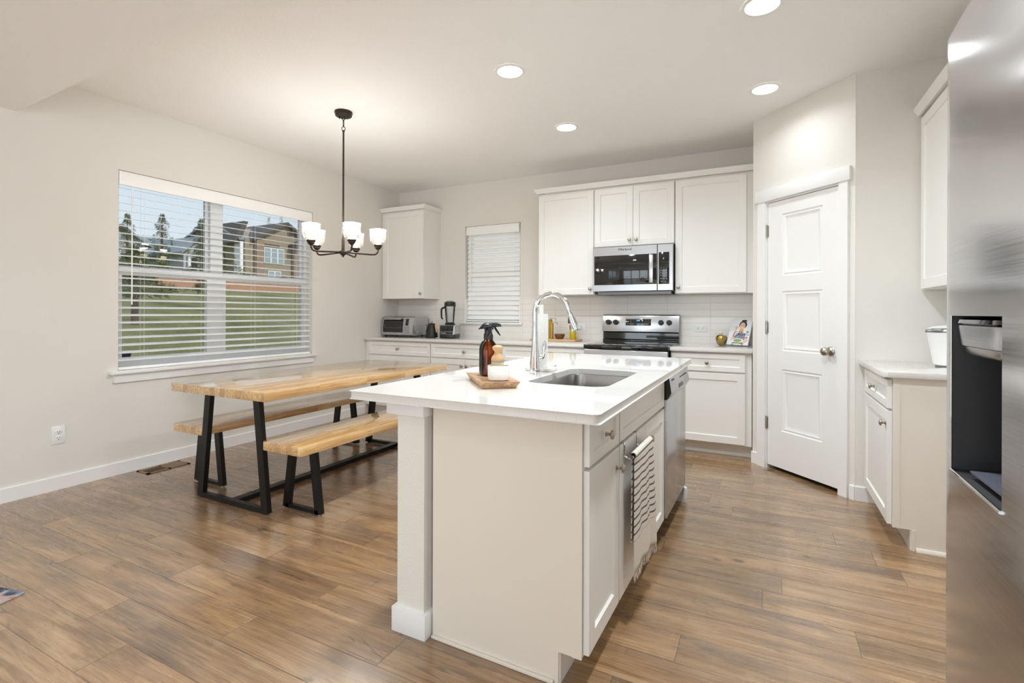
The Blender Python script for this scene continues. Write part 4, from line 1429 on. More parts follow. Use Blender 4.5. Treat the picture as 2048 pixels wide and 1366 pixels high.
b = MB(Matrix.Translation((dpt - 0.002, yc, 0)))


def halfcup(b, lv, c=(0.070, 0.117)):
    vs, fs = [], []
    n = 24
    for s_, z in lv:
        for i in range(n + 1):
            a = PI * i / n
            ca, sa = math.cos(a), math.sin(a)
            vs.append((-c[0] * s_ * abs(sa) ** 0.28, c[1] * s_ * math.copysign(abs(ca) ** 0.36, ca), z))
    for k in range(len(lv) - 1):
        for i in range(n):
            fs.append((k * (n + 1) + i, k * (n + 1) + i + 1, (k + 1) * (n + 1) + i + 1, (k + 1) * (n + 1) + i))
    fs.append(tuple(range(n + 1)))
    fs.append(tuple(range((len(lv) - 1) * (n + 1), len(lv) * (n + 1))))
    b.add(vs, fs, True)


halfcup(b, [(0.80, 1.120), (0.86, 1.124), (0.90, 1.136), (0.95, 1.138), (1.0, 1.172), (1.0, 1.176)])
b.build('dispenser_head', M['steel'], fd)
b = MB(Matrix.Translation((dpt - 0.002, yc, 0)))
halfcup(b, [(0.96, 1.1765), (1.02, 1.180), (1.0, 1.187), (0.9, 1.190)])
b.build('dispenser_cap', M['blackgl'], fd)
MB().tube([(dpt - 0.03, yc - 0.045, 1.094), (dpt - 0.03, yc - 0.045, 1.11)], 0.005, 10).build('nozzle', M['silver'], fd)
# ------------------------------------------------------------------ dining table and benches
TX0, TX1, TY0, TY1, TZ = 0.851, 1.747, -3.257, -1.457, 0.743


tt = thing('dining_table', 'butcher block dining table with black steel trestle legs between two benches', 'table', (1.3, -2.36, 0))
MB().box(TX0, TY0, TZ - 0.052, TX1, TY1, TZ, 0.004).build('tabletop', M['butcher'], tt)
xc = (TX0 + TX1) / 2
BW, BD = 0.054, 0.015
for y in (TY0 + 0.117, TY1 - 0.155):
    for s in (-1, 1):
        MB().bar((xc + s * 0.313, y, 0.006), (xc + s * 0.231, y, TZ - 0.0525), BW, BD * 2, (0, 1, 0)).build('leg', M['black'], tt)
    b = MB().box(xc - 0.313, y - BD, 0.006, xc + 0.313, y + BD, 0.034)
    b.build('foot_bar', M['black'], tt)
    MB().box(xc - 0.30, y - BD, TZ - 0.058, xc + 0.30, y + BD, TZ - 0.0523).build('top_plate', M['black'], tt)
    for s in (-1, 1):
        MB().lathe([(0, 0.0003), (0.011, 0.0003), (0.011, 0.007), (0, 0.007)], (xc + s * 0.31, y, 0), 12).build('glide', M['blackpl'], tt)
MB().box(xc - 0.028, TY0 + 0.132, 0.006, xc + 0.028, TY1 - 0.17, 0.034).build('stretcher', M['black'], tt)


def bench(label, x0, x1, y0, y1, zt):
    o = thing('dining_bench', label, 'bench', ((x0 + x1) / 2, (y0 + y1) / 2, 0))
    t = MB()
    t.prism(rrect(x0, y0, x1, y1, 0.03, 4), zt - 0.05, zt, 'z', 0.003)
    t.build('seat', M['butcher'], o)
    c = (x0 + x1) / 2
    for y in (y0 + 0.16, y1 - 0.16):
        for s in (-1, 1):
            MB().bar((c + s * 0.1375, y, 0.008), (c + s * 0.086, y, zt - 0.0505), 0.05, 0.028, (0, 1, 0)).build('leg', M['black'], o)
        MB().box(c - 0.1375, y - 0.014, 0.008, c + 0.1375, y + 0.014, 0.03).build('foot_bar', M['black'], o)
        for s in (-1, 1):
            MB().lathe([(0, 0.0003), (0.01, 0.0003), (0.01, 0.009), (0, 0.009)], (c + s * 0.137, y, 0), 12).build('glide', M['silver'], o)
    return o


bench('butcher block bench on the window side of the dining table', 0.622, 0.970, -3.128, -1.55, 0.436)
bench('butcher block bench on the island side of the dining table', 1.598, 1.936, -3.170, -1.59, 0.436)

# ------------------------------------------------------------------ pendant chandelier
cx, cy = 1.336, -2.275
ch = thing('chandelier', 'five-light bronze pendant with clear glass shades hanging over the dining table', 'chandelier', (cx, cy, H))
A = Matrix.Translation((cx, cy, 0))
MB(A).lathe([(0, H - 0.0005), (0.066, H - 0.0005), (0.067, H - 0.012), (0.062, H - 0.014), (0.062, H - 0.03), (0.058, H - 0.034), (0, H - 0.034)], n=32).lathe([(0, H - 0.05), (0.004, H - 0.05), (0.005, H - 0.034), (0, H - 0.034)], (0.03, 0.012, 0), 10).lathe([(0, H - 0.05), (0.004, H - 0.05), (0.005, H - 0.034), (0, H - 0.034)], (-0.03, -0.012, 0), 10).build('canopy', M['bronze'], ch)
zz = H - 0.034
links = [(0.026, 0.012), (0.048, 0.010), (0.026, 0.013)]
b = MB(A @ Matrix.Rotation(YAW, 4, 'Z'))
z = zz + 0.004
for k, (hl, wl) in enumerate(links):
    pts = []
    for i in range(20):
        a = 2 * PI * i / 20
        q = (wl * math.cos(a), 0) if k % 2 == 0 else (0, wl * math.cos(a))
        sg = math.sin(a)
        pts.append((q[0], q[1], z - hl / 2 - 0.004 - (hl / 2 + 0.004) * sg))
    b.tube(pts, 0.0028, 8, closed=True)
    z -= hl + 0.004
b.build('chain', M['bronze'], ch)
zrod = z - 0.002
MB(A).lathe([(0, 1.645), (0.012, 1.645), (0.0125, 1.75), (0.0105, 1.80), (0.0075, 1.802), (0.0065, zrod - 0.012), (0.009, zrod - 0.008), (0.009, zrod + 0.002), (0, zrod + 0.004)], n=16).build('rod', M['bronze'], ch)
MB(A).lathe([(0, 1.622), (0.008, 1.624), (0.008, 1.634), (0.018, 1.64), (0.026, 1.648), (0.026, 1.668), (0.018, 1.676), (0, 1.678)], n=24).build('hub', M['bronze'], ch)
RA = 0.26
for k in range(5):
    an = YAW + R(14 + 72 * k)
    AM = A @ Matrix.Rotation(an, 4, 'Z')
    pth = [(0.02, 0, 1.66), (0.06, 0, 1.657), (RA - 0.05, 0, 1.648), (RA - 0.022, 0, 1.650), (RA - 0.008, 0, 1.659), (RA, 0, 1.675), (RA, 0, 1.692)]
    am = MB(AM).tube(pth, 0.0065, 10).build('arm', M['bronze'], ch)
    MB(AM).lathe([(0, 1.688), (0.012, 1.688), (0.022, 1.700), (0.026, 1.703), (0.026, 1.709), (0.030, 1.712), (0.033, 1.724), (0.030, 1.726), (0, 1.726)], (RA, 0, 0), 24).build('cup', M['bronze'], am)
    s_ = MB(AM).lathe([(0.028, 1.727), (0.034, 1.728), (0.050, 1.742), (0.060, 1.760), (0.062, 1.79), (0.062, 1.83), (0.066, 1.842), (0.0655, 1.845), (0.0625, 1.845), (0.0585, 1.832), (0.0585, 1.762), (0.048, 1.746), (0.032, 1.731)], (RA, 0, 0), 28).build('glass_shade', M['shade'], am)
    MB(AM).lathe([(0, 1.726), (0.013, 1.728), (0.014, 1.745), (0.02, 1.757), (0.028, 1.772), (0.030, 1.786), (0.027, 1.801), (0.017, 1.813), (0, 1.817)], (RA, 0, 0), 18).build('bulb', M['bulb'], am)
    p = AM @ Vector((RA, 0, 1.862))
    lamp('chandelier_bulb', 'POINT', p, 3.5, (0.98, 0.98, 0.97), shadow_soft_size=0.03)
# ------------------------------------------------------------------ things on the back counter
C_ = CT + 0.0004
# toaster oven
to = thing('toaster_oven', 'silver toaster oven with glass door in the left counter corner', 'toaster oven', (0.27, -0.21, CT))
x0, x1, y0, y1, z0, z1 = 0.035, 0.505, -0.365, -0.06, CT + 0.018, CT + 0.245
prof = [(y0 + 0.012, z0), (y1, z0), (y1, z1 - 0.01), (y1 - 0.02, z1), (y0 + 0.06, z1), (y0 + 0.035, z1 - 0.008), (y0 + 0.012, z0 + 0.10)]
MB().prism(prof, x0, x1, 'x', 0.004).build('housing', M['steel'], to)
for x in (x0 + 0.03, x1 - 0.05):
    for y in (y0 + 0.04, y1 - 0.05):
        MB().lathe([(0, C_), (0.012, C_), (0.014, z0 + 0.001), (0, z0 + 0.001)], (x, y, 0), 12).build('foot', M['blackpl'], to)
xs = x0 + 0.335
fp = [(y0 + 0.013, z0 + 0.004), (y0 + 0.002, z0 + 0.012), (y0 + 0.001, z0 + 0.095), (y0 + 0.022, z1 - 0.018), (y0 + 0.034, z1 - 0.012), (y0 + 0.036, z1 - 0.016), (y0 + 0.014, z0 + 0.10)]
MB().prism(fp, x0 + 0.004, xs, 'x').build('door', M['silver'], to)
dr = to.children[-1]
MB().prism([(y0 + 0.0005, z0 + 0.035), (y0 - 0.0005, z0 + 0.095), (y0 + 0.019, z1 - 0.028), (y0 + 0.022, z1 - 0.028), (y0 + 0.003, z0 + 0.095), (y0 + 0.003, z0 + 0.035)], x0 + 0.018, xs - 0.012, 'x').build('door_glass', M['blackgl'], dr)
MB().tube([(x0 + 0.02, y0 + 0.016, z1 - 0.016), (x0 + 0.025, y0 - 0.016, z1 - 0.032), (xs - 0.03, y0 - 0.016, z1 - 0.032), (xs - 0.025, y0 + 0.016, z1 - 0.016)], 0.0075, 10).build('door_handle', M['steel'], dr)
MB().tube([(x0 + 0.045, y0 - 0.0008, z0 + 0.13), (x0 + 0.047, y0 - 0.0014, z0 + 0.093), (x0 + 0.07, y0 - 0.0015, z0 + 0.09), (xs - 0.05, y0 - 0.0015, z0 + 0.09), (xs - 0.03, y0 - 0.0012, z0 + 0.1)], 0.0011, 6).build('rack_wire', M['grey'], dr)
cpn = MB().prism([(y0 + 0.013, z0 + 0.002), (y0 - 0.006, z0 + 0.012), (y0 - 0.008, z0 + 0.095), (y0 + 0.016, z1 - 0.012), (y0 + 0.034, z1 - 0.004), (y0 + 0.04, z1 - 0.01), (y0 + 0.014, z0 + 0.10)], xs + 0.002, x1 - 0.004, 'x', 0.003).build('control_panel', M['silver'], to)
b = MB()
b.add([(xs + 0.03, y0 - 0.0035, z0 + 0.12), (xs + 0.075, y0 - 0.0035, z0 + 0.12), (xs + 0.075, y0 + 0.0127, z0 + 0.2), (xs + 0.03, y0 + 0.0127, z0 + 0.2)], [(0, 1, 2, 3)])
b.build('display', M['slot'], cpn)
for r_ in range(6):
    for c_ in range(2):
        zz = z0 + 0.028 + r_ * 0.014
        MB().box(xs + 0.022 + c_ * 0.04, y0 - 0.0105, zz, xs + 0.05 + c_ * 0.04, y0 - 0.005, zz + 0.008, 0.001).build('button', M['grey'], cpn)
MB().box(x1 + 0.0002, y0 + 0.07, z0 + 0.02, x1 + 0.0012, y0 + 0.12, z0 + 0.06).build('side_sticker', M['grey'], to)

# kettle
kx, ky = 0.735, -0.295
kt = thing('kettle', 'matt black gooseneck kettle with wooden handle beside the toaster oven', 'kettle', (kx, ky, CT))
K = Matrix.Translation((kx, ky, CT)) @ Matrix.Rotation(R(-12), 4, 'Z')
MB(K).lathe([(0, 0.0005), (0.074, 0.0005), (0.076, 0.008), (0.074, 0.02), (0.062, 0.07), (0.05, 0.12), (0.043, 0.15), (0.042, 0.155), (0, 0.155)], n=28).build('body', M['kettle'], kt)
MB(K).lathe([(0, 0.153), (0.044, 0.153), (0.045, 0.16), (0.036, 0.166), (0, 0.168)], n=24).build('lid', M['kettle'], kt)
MB(K).lathe([(0, 0.166), (0.007, 0.167), (0.009, 0.174), (0.016, 0.184), (0.015, 0.189), (0, 0.191)], n=16).build('lid_knob', M['grip'], kt.children[-1])
MB(K).tube([(-0.066, 0, 0.03), (-0.088, 0, 0.04), (-0.096, 0, 0.07), (-0.084, 0, 0.105), (-0.08, 0, 0.13), (-0.092, 0, 0.145), (-0.104, 0, 0.142)], [0.0095, 0.008, 0.007, 0.006, 0.0055, 0.005, 0.005], 10).build('spout', M['kettle'], kt)
MB(K).tube([(0.04, 0, 0.149), (0.06, 0, 0.152), (0.07, 0, 0.147)], 0.007, 10).build('handle_bracket', M['kettle'], kt)
MB(K).tube([(0.063, 0, 0.155), (0.074, 0, 0.12), (0.086, 0, 0.075), (0.09, 0, 0.062)], [0.0095, 0.0125, 0.0125, 0.009], 12).build('handle_grip', M['grip'], kt)

# blender
bx, by = 0.975, -0.27
bl = thing('blender', 'countertop blender with clear jar and black lid left of the narrow window', 'blender', (bx, by, CT))
B_ = Matrix.Translation((bx, by, CT)) @ Matrix.Rotation(R(12), 4, 'Z')
MB(B_).box(-0.088, -0.10, 0.001, 0.088, 0.10, 0.046, 0.008).build('foot_base', M['blackpl'], bl)
b = MB(B_)
b.prism([(-0.118, 0.044), (0.105, 0.044), (0.105, 0.088), (0.095, 0.146), (0.08, 0.152), (-0.07, 0.152), (-0.094, 0.145), (-0.104, 0.075)], -0.096, 0.096, 'x', 0.006)
b.build('motor_base', M['silver'], bl)
MB(B_).prism([(-0.1075, 0.078), (-0.0985, 0.144), (-0.094, 0.146), (-0.10, 0.078)], -0.082, 0.082, 'x').build('switch_panel', M['blackpl'], bl)
sp = bl.children[-1]
for q in (-0.052, 0, 0.052):
    b = MB(B_ @ Matrix.Translation((q, -0.104, 0.113)) @ Matrix.Rotation(R(-8), 4, 'X'))
    b.lathe([(0, 0), (0.018, 0), (0.017, 0.012), (0, 0.013)], (0, 0, 0), 16, '-y').box(-0.003, -0.017, -0.015, 0.003, -0.011, 0.015)
    b.build('dial', M['kettle'], sp)
MB(B_).prism([(-0.1195, 0.048), (-0.1075, 0.074), (-0.104, 0.074), (-0.114, 0.048)], -0.08, 0.08, 'x').build('name_plate', M['blackpl'], sp)
t = text_mesh('Vitamix', 0.02, B_ @ Matrix.Translation((-0.035, -0.1146, 0.061)) @ Matrix.Rotation(R(-24), 4, 'X') @ TEXT_UP)
t.build('lettering', M['legend'], sp)
b = MB(B_)
b.lathe([(0.044, 0.175), (0.047, 0.175), (0.062, 0.36), (0.066, 0.372), (0.063, 0.372), (0.059, 0.36)], n=24)
b.build('jar', M['clear'], bl)
jr = bl.children[-1]
MB(B_).lathe([(0, 0.152), (0.058, 0.152), (0.06, 0.165), (0.05, 0.178), (0.046, 0.182), (0, 0.182)], n=24).build('jar_collar', M['blackpl'], jr)
b = MB(B_)
for a in range(3):
    b.tube([(0.046 * math.cos(a * 2 + .6), 0.046 * math.sin(a * 2 + .6), 0.182), (0.06 * math.cos(a * 2 + .6), 0.06 * math.sin(a * 2 + .6), 0.355)], 0.0025, 6)
b.build('jar_ribs', M['clear'], jr)
MB(B_).tube([(-0.06, 0, 0.352), (-0.085, 0, 0.352), (-0.105, 0, 0.338), (-0.108, 0, 0.30), (-0.105, 0, 0.235), (-0.096, 0, 0.222), (-0.085, 0, 0.224)], [0.011, 0.012, 0.012, 0.011, 0.01, 0.009, 0.006], 10).build('jar_handle', M['blackpl'], jr)
MB(B_).lathe([(0, 0.37), (0.068, 0.37), (0.07, 0.378), (0.066, 0.382), (0.065, 0.412), (0.058, 0.42), (0, 0.42)], n=28).build('lid', M['blackpl'], bl)
MB(B_).lathe([(0, 0.419), (0.04, 0.419), (0.041, 0.428), (0.032, 0.434), (0, 0.435)], n=20).build('lid_cap', M['silver'], bl.children[-1])
MB().tube([(0.845, -0.30, CT + 0.04), (0.842, -0.315, CT + 0.025), (0.848, -0.33, CT + 0.004), (0.862, -0.345, CT + 0.0036), (0.852, -0.37, CT + 0.0036), (0.858, -0.31, CT + 0.0036), (0.885, -0.255, CT + 0.02)], 0.003, 8).build('power_cord', M['white'], bl)

# serving board group behind the faucet
bd = MB().prism(rrect(2.02, -0.335, 2.53, -0.085, 0.02, 4), C_, CT + 0.022, 'z', 0.004).build('serving_board', M['board'])
tag(bd, 'pale wooden serving board on the back counter left of the range', 'board')
zb = CT + 0.0225


def mill(label, x, y, h, r):
    m_ = thing('pepper_mill', label, 'mill', (x, y, zb), 'golden grinders on the serving board')
    Q = Matrix.Translation((x, y, zb))
    MB(Q).lathe([(0, 0.0002), (r, 0.0002), (r, h * 0.93), (r * 0.97, h * 0.94), (r, h * 0.95), (r, h), (0, h)], n=20).build('barrel', M['pepper'], m_)
    b = MB(Q)
    b.tube([(0, 0, h), (0, 0, h + 0.018)], 0.004, 8)
    b.tube([(0, 0, h + 0.014), (0.05, -0.01, h + 0.009), (0.064, -0.012, h + 0.006)], 0.0028, 8)
    b.tube([(0.064, -0.012, h + 0.006), (0.064, -0.012, h - 0.012)], 0.005, 8)
    b.build('crank', M['nickel'], m_)


mill('taller golden grinder with crank on the serving board', 2.195, -0.17, 0.205, 0.02)
mill('shorter golden grinder with crank on the serving board', 2.232, -0.225, 0.165, 0.02)
MB(Matrix.Translation((2.325, -0.235, zb))).lathe([(0, 0.0004), (0.032, 0.0004), (0.045, 0.015), (0.053, 0.035), (0.054, 0.052), (0.049, 0.052), (0.046, 0.036), (0.036, 0.016), (0, 0.01)], n=28).build('wooden_bowl', M['walnut'])
tag(bpy.data.objects['wooden_bowl'], 'small dark wooden bowl on the serving board by the golden grinders', 'bowl')
ob = thing('oil_bottle', 'bottle of yellow olive oil on the right end of the serving board', 'bottle', (2.452, -0.18, zb))
MB(Matrix.Translation((2.452, -0.18, zb))).lathe([(0, 0.0004), (0.032, 0.0004), (0.035, 0.005), (0.035, 0.10), (0.033, 0.12), (0.02, 0.135), (0, 0.135)], n=24).build('oil', M['oil'], ob)
MB(Matrix.Translation((2.452, -0.18, zb))).lathe([(0.0352, 0.1), (0.0352, 0.14), (0.024, 0.165), (0.013, 0.18), (0.013, 0.215), (0, 0.215)], n=24).build('glass_neck', M['clear'], ob)
MB(Matrix.Translation((2.452, -0.18, zb))).lathe([(0.0132, 0.195), (0.0145, 0.195), (0.0145, 0.222), (0, 0.222)], n=16).build('cap', M['blackpl'], ob)

# gold apple and cookbook on its easel
ap = thing('gold_apple', 'shiny gold metal apple figurine beside the cookbook', 'figurine', (3.882, -0.11, CT))
Q = Matrix.Translation((3.882, -0.11, CT))
MB(Q).lathe([(0, 0.008), (0.008, 0.005), (0.018, 0.0005), (0.03, 0.004), (0.043, 0.03), (0.05, 0.055), (0.05, 0.072), (0.042, 0.088), (0.026, 0.094), (0.012, 0.09), (0.004, 0.082), (0, 0.08)], n=28).build('apple_body', M['gold'], ap)
MB(Q).tube([(0, 0, 0.08), (0.002, 0, 0.1), (0.007, 0, 0.115)], [0.003, 0.003, 0.004], 8).build('stem', M['gold'], ap)
b = MB(Q @ Matrix.Translation((0, 0, 0.102)))
lf = [(0, 0), (-0.012, 0.016), (-0.034, 0.016), (-0.056, 0), (-0.034, -0.016), (-0.012, -0.016)]
vs = [(x, y, 0.004 - abs(x + 0.02) * 0.32 + abs(y) * 0.2) for x, y in lf] + [(-0.028, 0, 0.002)]
vs += [(a, c, d - 0.0022) for a, c, d in vs]
b.add(vs, [(i, (i + 1) % 6, 6) for i in range(6)] + [(7 + (i + 1) % 6, 7 + i, 13) for i in range(6)] + [(i, 7 + i, 7 + (i + 1) % 6, (i + 1) % 6) for i in range(6)], True)
b.build('leaf', M['gold'], ap)

BKM = Matrix.Translation((3.928, -0.155, CT + 0.0148)) @ Matrix.Rotation(R(-17), 4, 'Z') @ Matrix.Rotation(R(-27), 4, 'X') @ Matrix.Rotation(R(1.5), 4, 'Y')
bw, bh = 0.186, 0.252
bk = thing('cookbook', 'white cookbook with a smiling woman on its cover, propped on a small easel', 'book', BKM.translation)
MB(BKM).box(0, 0, 0, bw, 0.02, bh, 0.001).build('book_block', M['cover'], bk)
MB(BKM).box(0.002, 0.0025, 0.0015, bw - 0.0002, 0.0175, bh - 0.002).build('pages', M['paper'], bk)


def art(name, pts, mat, lift):
    b = MB(BKM)
    b.add([(x * bw, -0.0003 - lift, z * bh) for x, z in pts] + [(x * bw, 0.0005, z * bh) for x, z in pts],
          [tuple(range(len(pts)))] + [(i, (i + 1) % len(pts), len(pts) + (i + 1) % len(pts), len(pts) + i) for i in range(len(pts))])
    return b.build(name, mat, bk)


def ell(cx, cz, rx, rz, n=20):
    return [(cx + rx * math.cos(2 * PI * i / n), cz + rz * math.sin(2 * PI * i / n)) for i in range(n)]


art('printed_shirt', [(0.3, 0.06), (0.28, 0.3), (0.36, 0.45), (0.5, 0.5), (0.66, 0.5), (0.78, 0.42), (0.8, 0.25), (0.76, 0.06)], M['shirt'], 0.0)
art('printed_arm', [(0.14, 0.16), (0.2, 0.36), (0.26, 0.62), (0.24, 0.7), (0.34, 0.74), (0.4, 0.68), (0.34, 0.6), (0.3, 0.36), (0.27, 0.16)], M['skin'], 0.0002)
art('printed_arm', [(0.78, 0.32), (0.82, 0.18), (0.7, 0.1), (0.56, 0.08), (0.58, 0.02), (0.76, 0.02), (0.94, 0.16), (0.92, 0.34)], M['skin'], 0.0002)
art('printed_hair', ell(0.60, 0.80, 0.18, 0.15), M['hair'], 0.0003)
art('printed_hair', ell(0.63, 0.955, 0.13, 0.04), M['hair'], 0.0003)
art('printed_neck', [(0.46, 0.5), (0.5, 0.64), (0.64, 0.64), (0.68, 0.5), (0.57, 0.46)], M['yellowp'], 0.0004)
art('printed_face', ell(0.585, 0.755, 0.125, 0.135), M['skin'], 0.0006)
art('printed_smile', ell(0.58, 0.675, 0.055, 0.018, 12), M['paper'], 0.0008)
for ex in (0.535, 0.635):
    art('printed_eye', ell(ex, 0.785, 0.02, 0.01, 10), M['hair'], 0.0008)
art('printed_plate', ell(0.5, 0.16, 0.27, 0.085), M['paper'], 0.0006)
art('printed_salad', ell(0.48, 0.165, 0.19, 0.06), M['salad'], 0.0009)
art('printed_note', [(0.82, 0.46), (0.92, 0.46), (0.92, 0.56), (0.82, 0.56)], M['grey'], 0.0002)


def stroke(name, lines, r_):
    b = MB(BKM)
    for ln in lines:
        b.tube([(x * bw, -0.0016, z * bh) for x, z in ln], r_, 5)
    return b.build(name, M['inkk'], bk)


stroke('title_script', [
    [(0.42, 0.52), (0.36, 0.52), (0.27, 0.43), (0.24, 0.34), (0.3, 0.31), (0.38, 0.34), (0.44, 0.37)],
    [(0.5, 0.53), (0.45, 0.38), (0.45, 0.36), (0.48, 0.43), (0.52, 0.43), (0.52, 0.37)],
    [(0.6, 0.53), (0.56, 0.38), (0.59, 0.36)],
    [(0.68, 0.42), (0.64, 0.42), (0.62, 0.38), (0.65, 0.36), (0.69, 0.39), (0.68, 0.42)],
    [(0.73, 0.40), (0.79, 0.43), (0.79, 0.46), (0.75, 0.45), (0.73, 0.40), (0.76, 0.38), (0.83, 0.40), (0.97, 0.405)]], 0.0022)
t = text_mesh('FLAVOR', 0.021, BKM @ Matrix.Translation((0.715 * bw, -0.0012, 0.30 * bh)) @ TEXT_UP)
t.build('title_word', M['inkk'], bk)
es = thing('book_easel', 'small bronze wire easel holding up the cookbook', 'easel', (4.06, -0.18, CT))
b = MB()
zf = CT + 0.0027
ends = []
for q in (0.27, 0.73):
    pf, pb, pk, pt = [BKM @ Vector(v) for v in ((bw * q, -0.006, 0.016), (bw * q, -0.006, -0.0035), (bw * q, 0.0235, -0.0035), (bw * q, 0.0235, 0.15))]
    pb.z, pk.z = max(pb.z, zf), max(pk.z, zf)
    b.tube([pf, pb, pk, pt], 0.0022, 6)
    b.tube([pt, (pt.x + 0.01, pt.y + 0.03, zf)], 0.0022, 6)
    ends.append((pf, pt))
for k in (0, 1):
    b.tube([ends[0][k], ends[1][k]], 0.0022, 6)
b.build('wire_frame', M['bronze'], es)

# rice cooker on the right counter
rx, ry = 5.215, -1.47
rcx = thing('rice_cooker', 'white rice cooker on the right counter, half hidden by the fridge', 'rice cooker', (rx, ry, CT))
Q = Matrix.Translation((rx, ry, CT))
MB(Q).lathe([(0, 0.003), (0.102, 0.003), (0.11, 0.01), (0.122, 0.09), (0.134, 0.16), (0.142, 0.19), (0, 0.19)], n=40).build('body', M['white'], rcx)
MB(Q).lathe([(0, 0.0003), (0.1, 0.0003), (0.102, 0.004), (0, 0.004)], n=30).build('foot_ring', M['blackpl'], rcx)
MB(Q).lathe([(0.12, 0.19), (0.139, 0.1905), (0.137, 0.197), (0.12, 0.2)], n=40).build('seam_band', M['grey'], rcx)
MB(Q).lathe([(0, 0.199), (0.135, 0.199), (0.13, 0.214), (0.112, 0.224), (0.06, 0.232), (0, 0.234)], n=40).build('lid', M['white'], rcx)
MB(Q @ Matrix.Rotation(R(215), 4, 'Z')).box(0.11, -0.028, 0.20, 0.148, 0.028, 0.213, 0.004).build('latch', M['silver'], rcx.children[-1])
MB(Q).tube([(-0.14, 0.02, 0.19), (-0.15, -0.03, 0.203), (-0.13, -0.07, 0.212), (-0.06, -0.12, 0.215)], 0.0035, 8).build('carry_handle', M['grey'], rcx)

# ------------------------------------------------------------------ things on the island
# wooden tray
tz = CT + 0.0004
tp = [(3.047, -3.219), (3.274, -3.469), (3.394, -3.374), (3.185, -3.135)]
cxx = sum(p[0] for p in tp) / 4
cyy = sum(p[1] for p in tp) / 4
b = MB()
vs = []
for p in tp:
    d = Vector((p[0] - cxx, p[1] - cyy, 0))
    vs.append((cxx + d.x * 0.86, cyy + d.y * 0.90, tz))
for p in tp:
    vs.append((p[0], p[1], CT + 0.027))
b.add(vs, [(3, 2, 1, 0), (4, 5, 6, 7), (0, 1, 5, 4), (1, 2, 6, 5), (2, 3, 7, 6), (3, 0, 4, 7)])
tr = b.build('wooden_tray', M['tray'])
tag(tr, 'small brown wooden tray under the amber spray bottles on the island', 'tray')
zt = CT + 0.0274


def spray_bottle(label, x, y, rz):
    o = thing('spray_bottle', label, 'bottle', (x, y, zt), 'amber spray bottles on the wooden tray')
    Q = Matrix.Translation((x, y, zt)) @ Matrix.Rotation(rz, 4, 'Z') @ Matrix.Diagonal((1, 1, 1.11, 1))
    MB(Q).lathe([(0, 0.0006), (0.031, 0.0006), (0.0355, 0.005), (0.036, 0.012), (0.036, 0.095), (0.034, 0.108), (0.027, 0.124), (0.017, 0.135), (0.0135, 0.141), (0.0135, 0.15)], n=32).build('amber_bottle', M['amber'], o)
    MB(Q).lathe([(0, 0.004), (0.0325, 0.004), (0.0325, 0.074), (0, 0.075)], n=28).build('liquid', M['amber'], o.children[-1])
    MB(Q).lathe([(0, 0.139), (0.016, 0.139), (0.0165, 0.142), (0.0165, 0.156), (0.0145, 0.159), (0.0125, 0.162), (0.0125, 0.168), (0, 0.168)], n=24).build('cap', M['blackpl'], o)
    b = MB(Q)
    b.prism([(-0.042, 0.176), (-0.034, 0.183), (-0.022, 0.196), (-0.012, 0.2015), (0.042, 0.2015), (0.058, 0.197), (0.060, 0.19), (0.063, 0.1885), (0.063, 0.1865), (0.018, 0.1865), (0.0125, 0.18), (0.0125, 0.166), (-0.0125, 0.166), (-0.0125, 0.178), (-0.038, 0.1745)], -0.0105, 0.0105, 'y', 0.0025)
    b.build('spray_head', M['blackpl'], o)
    MB(Q).tube([(0.03, 0, 0.187), (0.037, 0, 0.176), (0.047, 0, 0.163), (0.057, 0, 0.150)], [0.005, 0.0048, 0.0042, 0.002], 8).build('trigger', M['blackpl'], o)
    MB(Q).tube([(0, 0, 0.006), (0, 0, 0.14)], 0.002, 6).build('dip_tube', M['amber'], o)
    return o


spray_bottle('amber spray bottle at the back of the wooden tray, trigger to the right', 3.152, -3.211, YAW)
spray_bottle('amber spray bottle directly behind the dish brush, nozzle turned to the viewer', 3.196, -3.272, YAW - PI / 2 - 0.2)
ux, uy = 3.297, -3.375
cu = MB(Matrix.Translation((ux, uy, zt)) @ Matrix.Rotation(YAW, 4, 'Z'))


def ov(rx, ry, z, n=36, p=3.2):
    out = []
    for i in range(n):
        a = 2 * PI * i / n
        c, s_ = math.cos(a), math.sin(a)
        out.append((rx * math.copysign(abs(c) ** (2 / p), c), ry * math.copysign(abs(s_) ** (2 / p), s_), z))
    return out


lv = [ov(0.036, 0.026, 0.0004), ov(0.040, 0.030, 0.003), ov(0.043, 0.033, 0.02), ov(0.0435, 0.0335, 0.057), ov(0.0425, 0.0325, 0.059), ov(0.039, 0.029, 0.058), ov(0.038, 0.028, 0.01)]
vs = [p for l in lv for p in l]
n = 36
fs = [tuple(range(n))[::-1]] + [(k * n + i, k * n + (i + 1) % n, (k + 1) * n + (i + 1) % n, (k + 1) * n + i) for k in range(len(lv) - 1) for i in range(n)] + [tuple((len(lv) - 1) * n + i for i in range(n))]
cu.add(vs, fs, True)
tag(cu.build('brush_cup', M['ceramic']), 'small white ceramic cup on the wooden tray holding the dish brush', 'cup')
br = thing('dish_brush', 'round wooden dish brush with pale bristles standing in the white cup', 'brush', (ux, uy, zt + 0.02))
Q = Matrix.Translation((ux - 0.004, uy, zt + 0.021)) @ Matrix.Diagonal((1, 1, 0.92, 1))
MB(Q).lathe([(0, 0.063), (0.025, 0.063), (0.026, 0.068), (0.0255, 0.072), (0.022, 0.08), (0.0155, 0.088), (0.013, 0.096), (0.0145, 0.103), (0.02, 0.109), (0.0215, 0.116), (0.02, 0.122), (0.014, 0.127), (0, 0.1285)], n=28).build('wooden_handle', M['grip'], br)
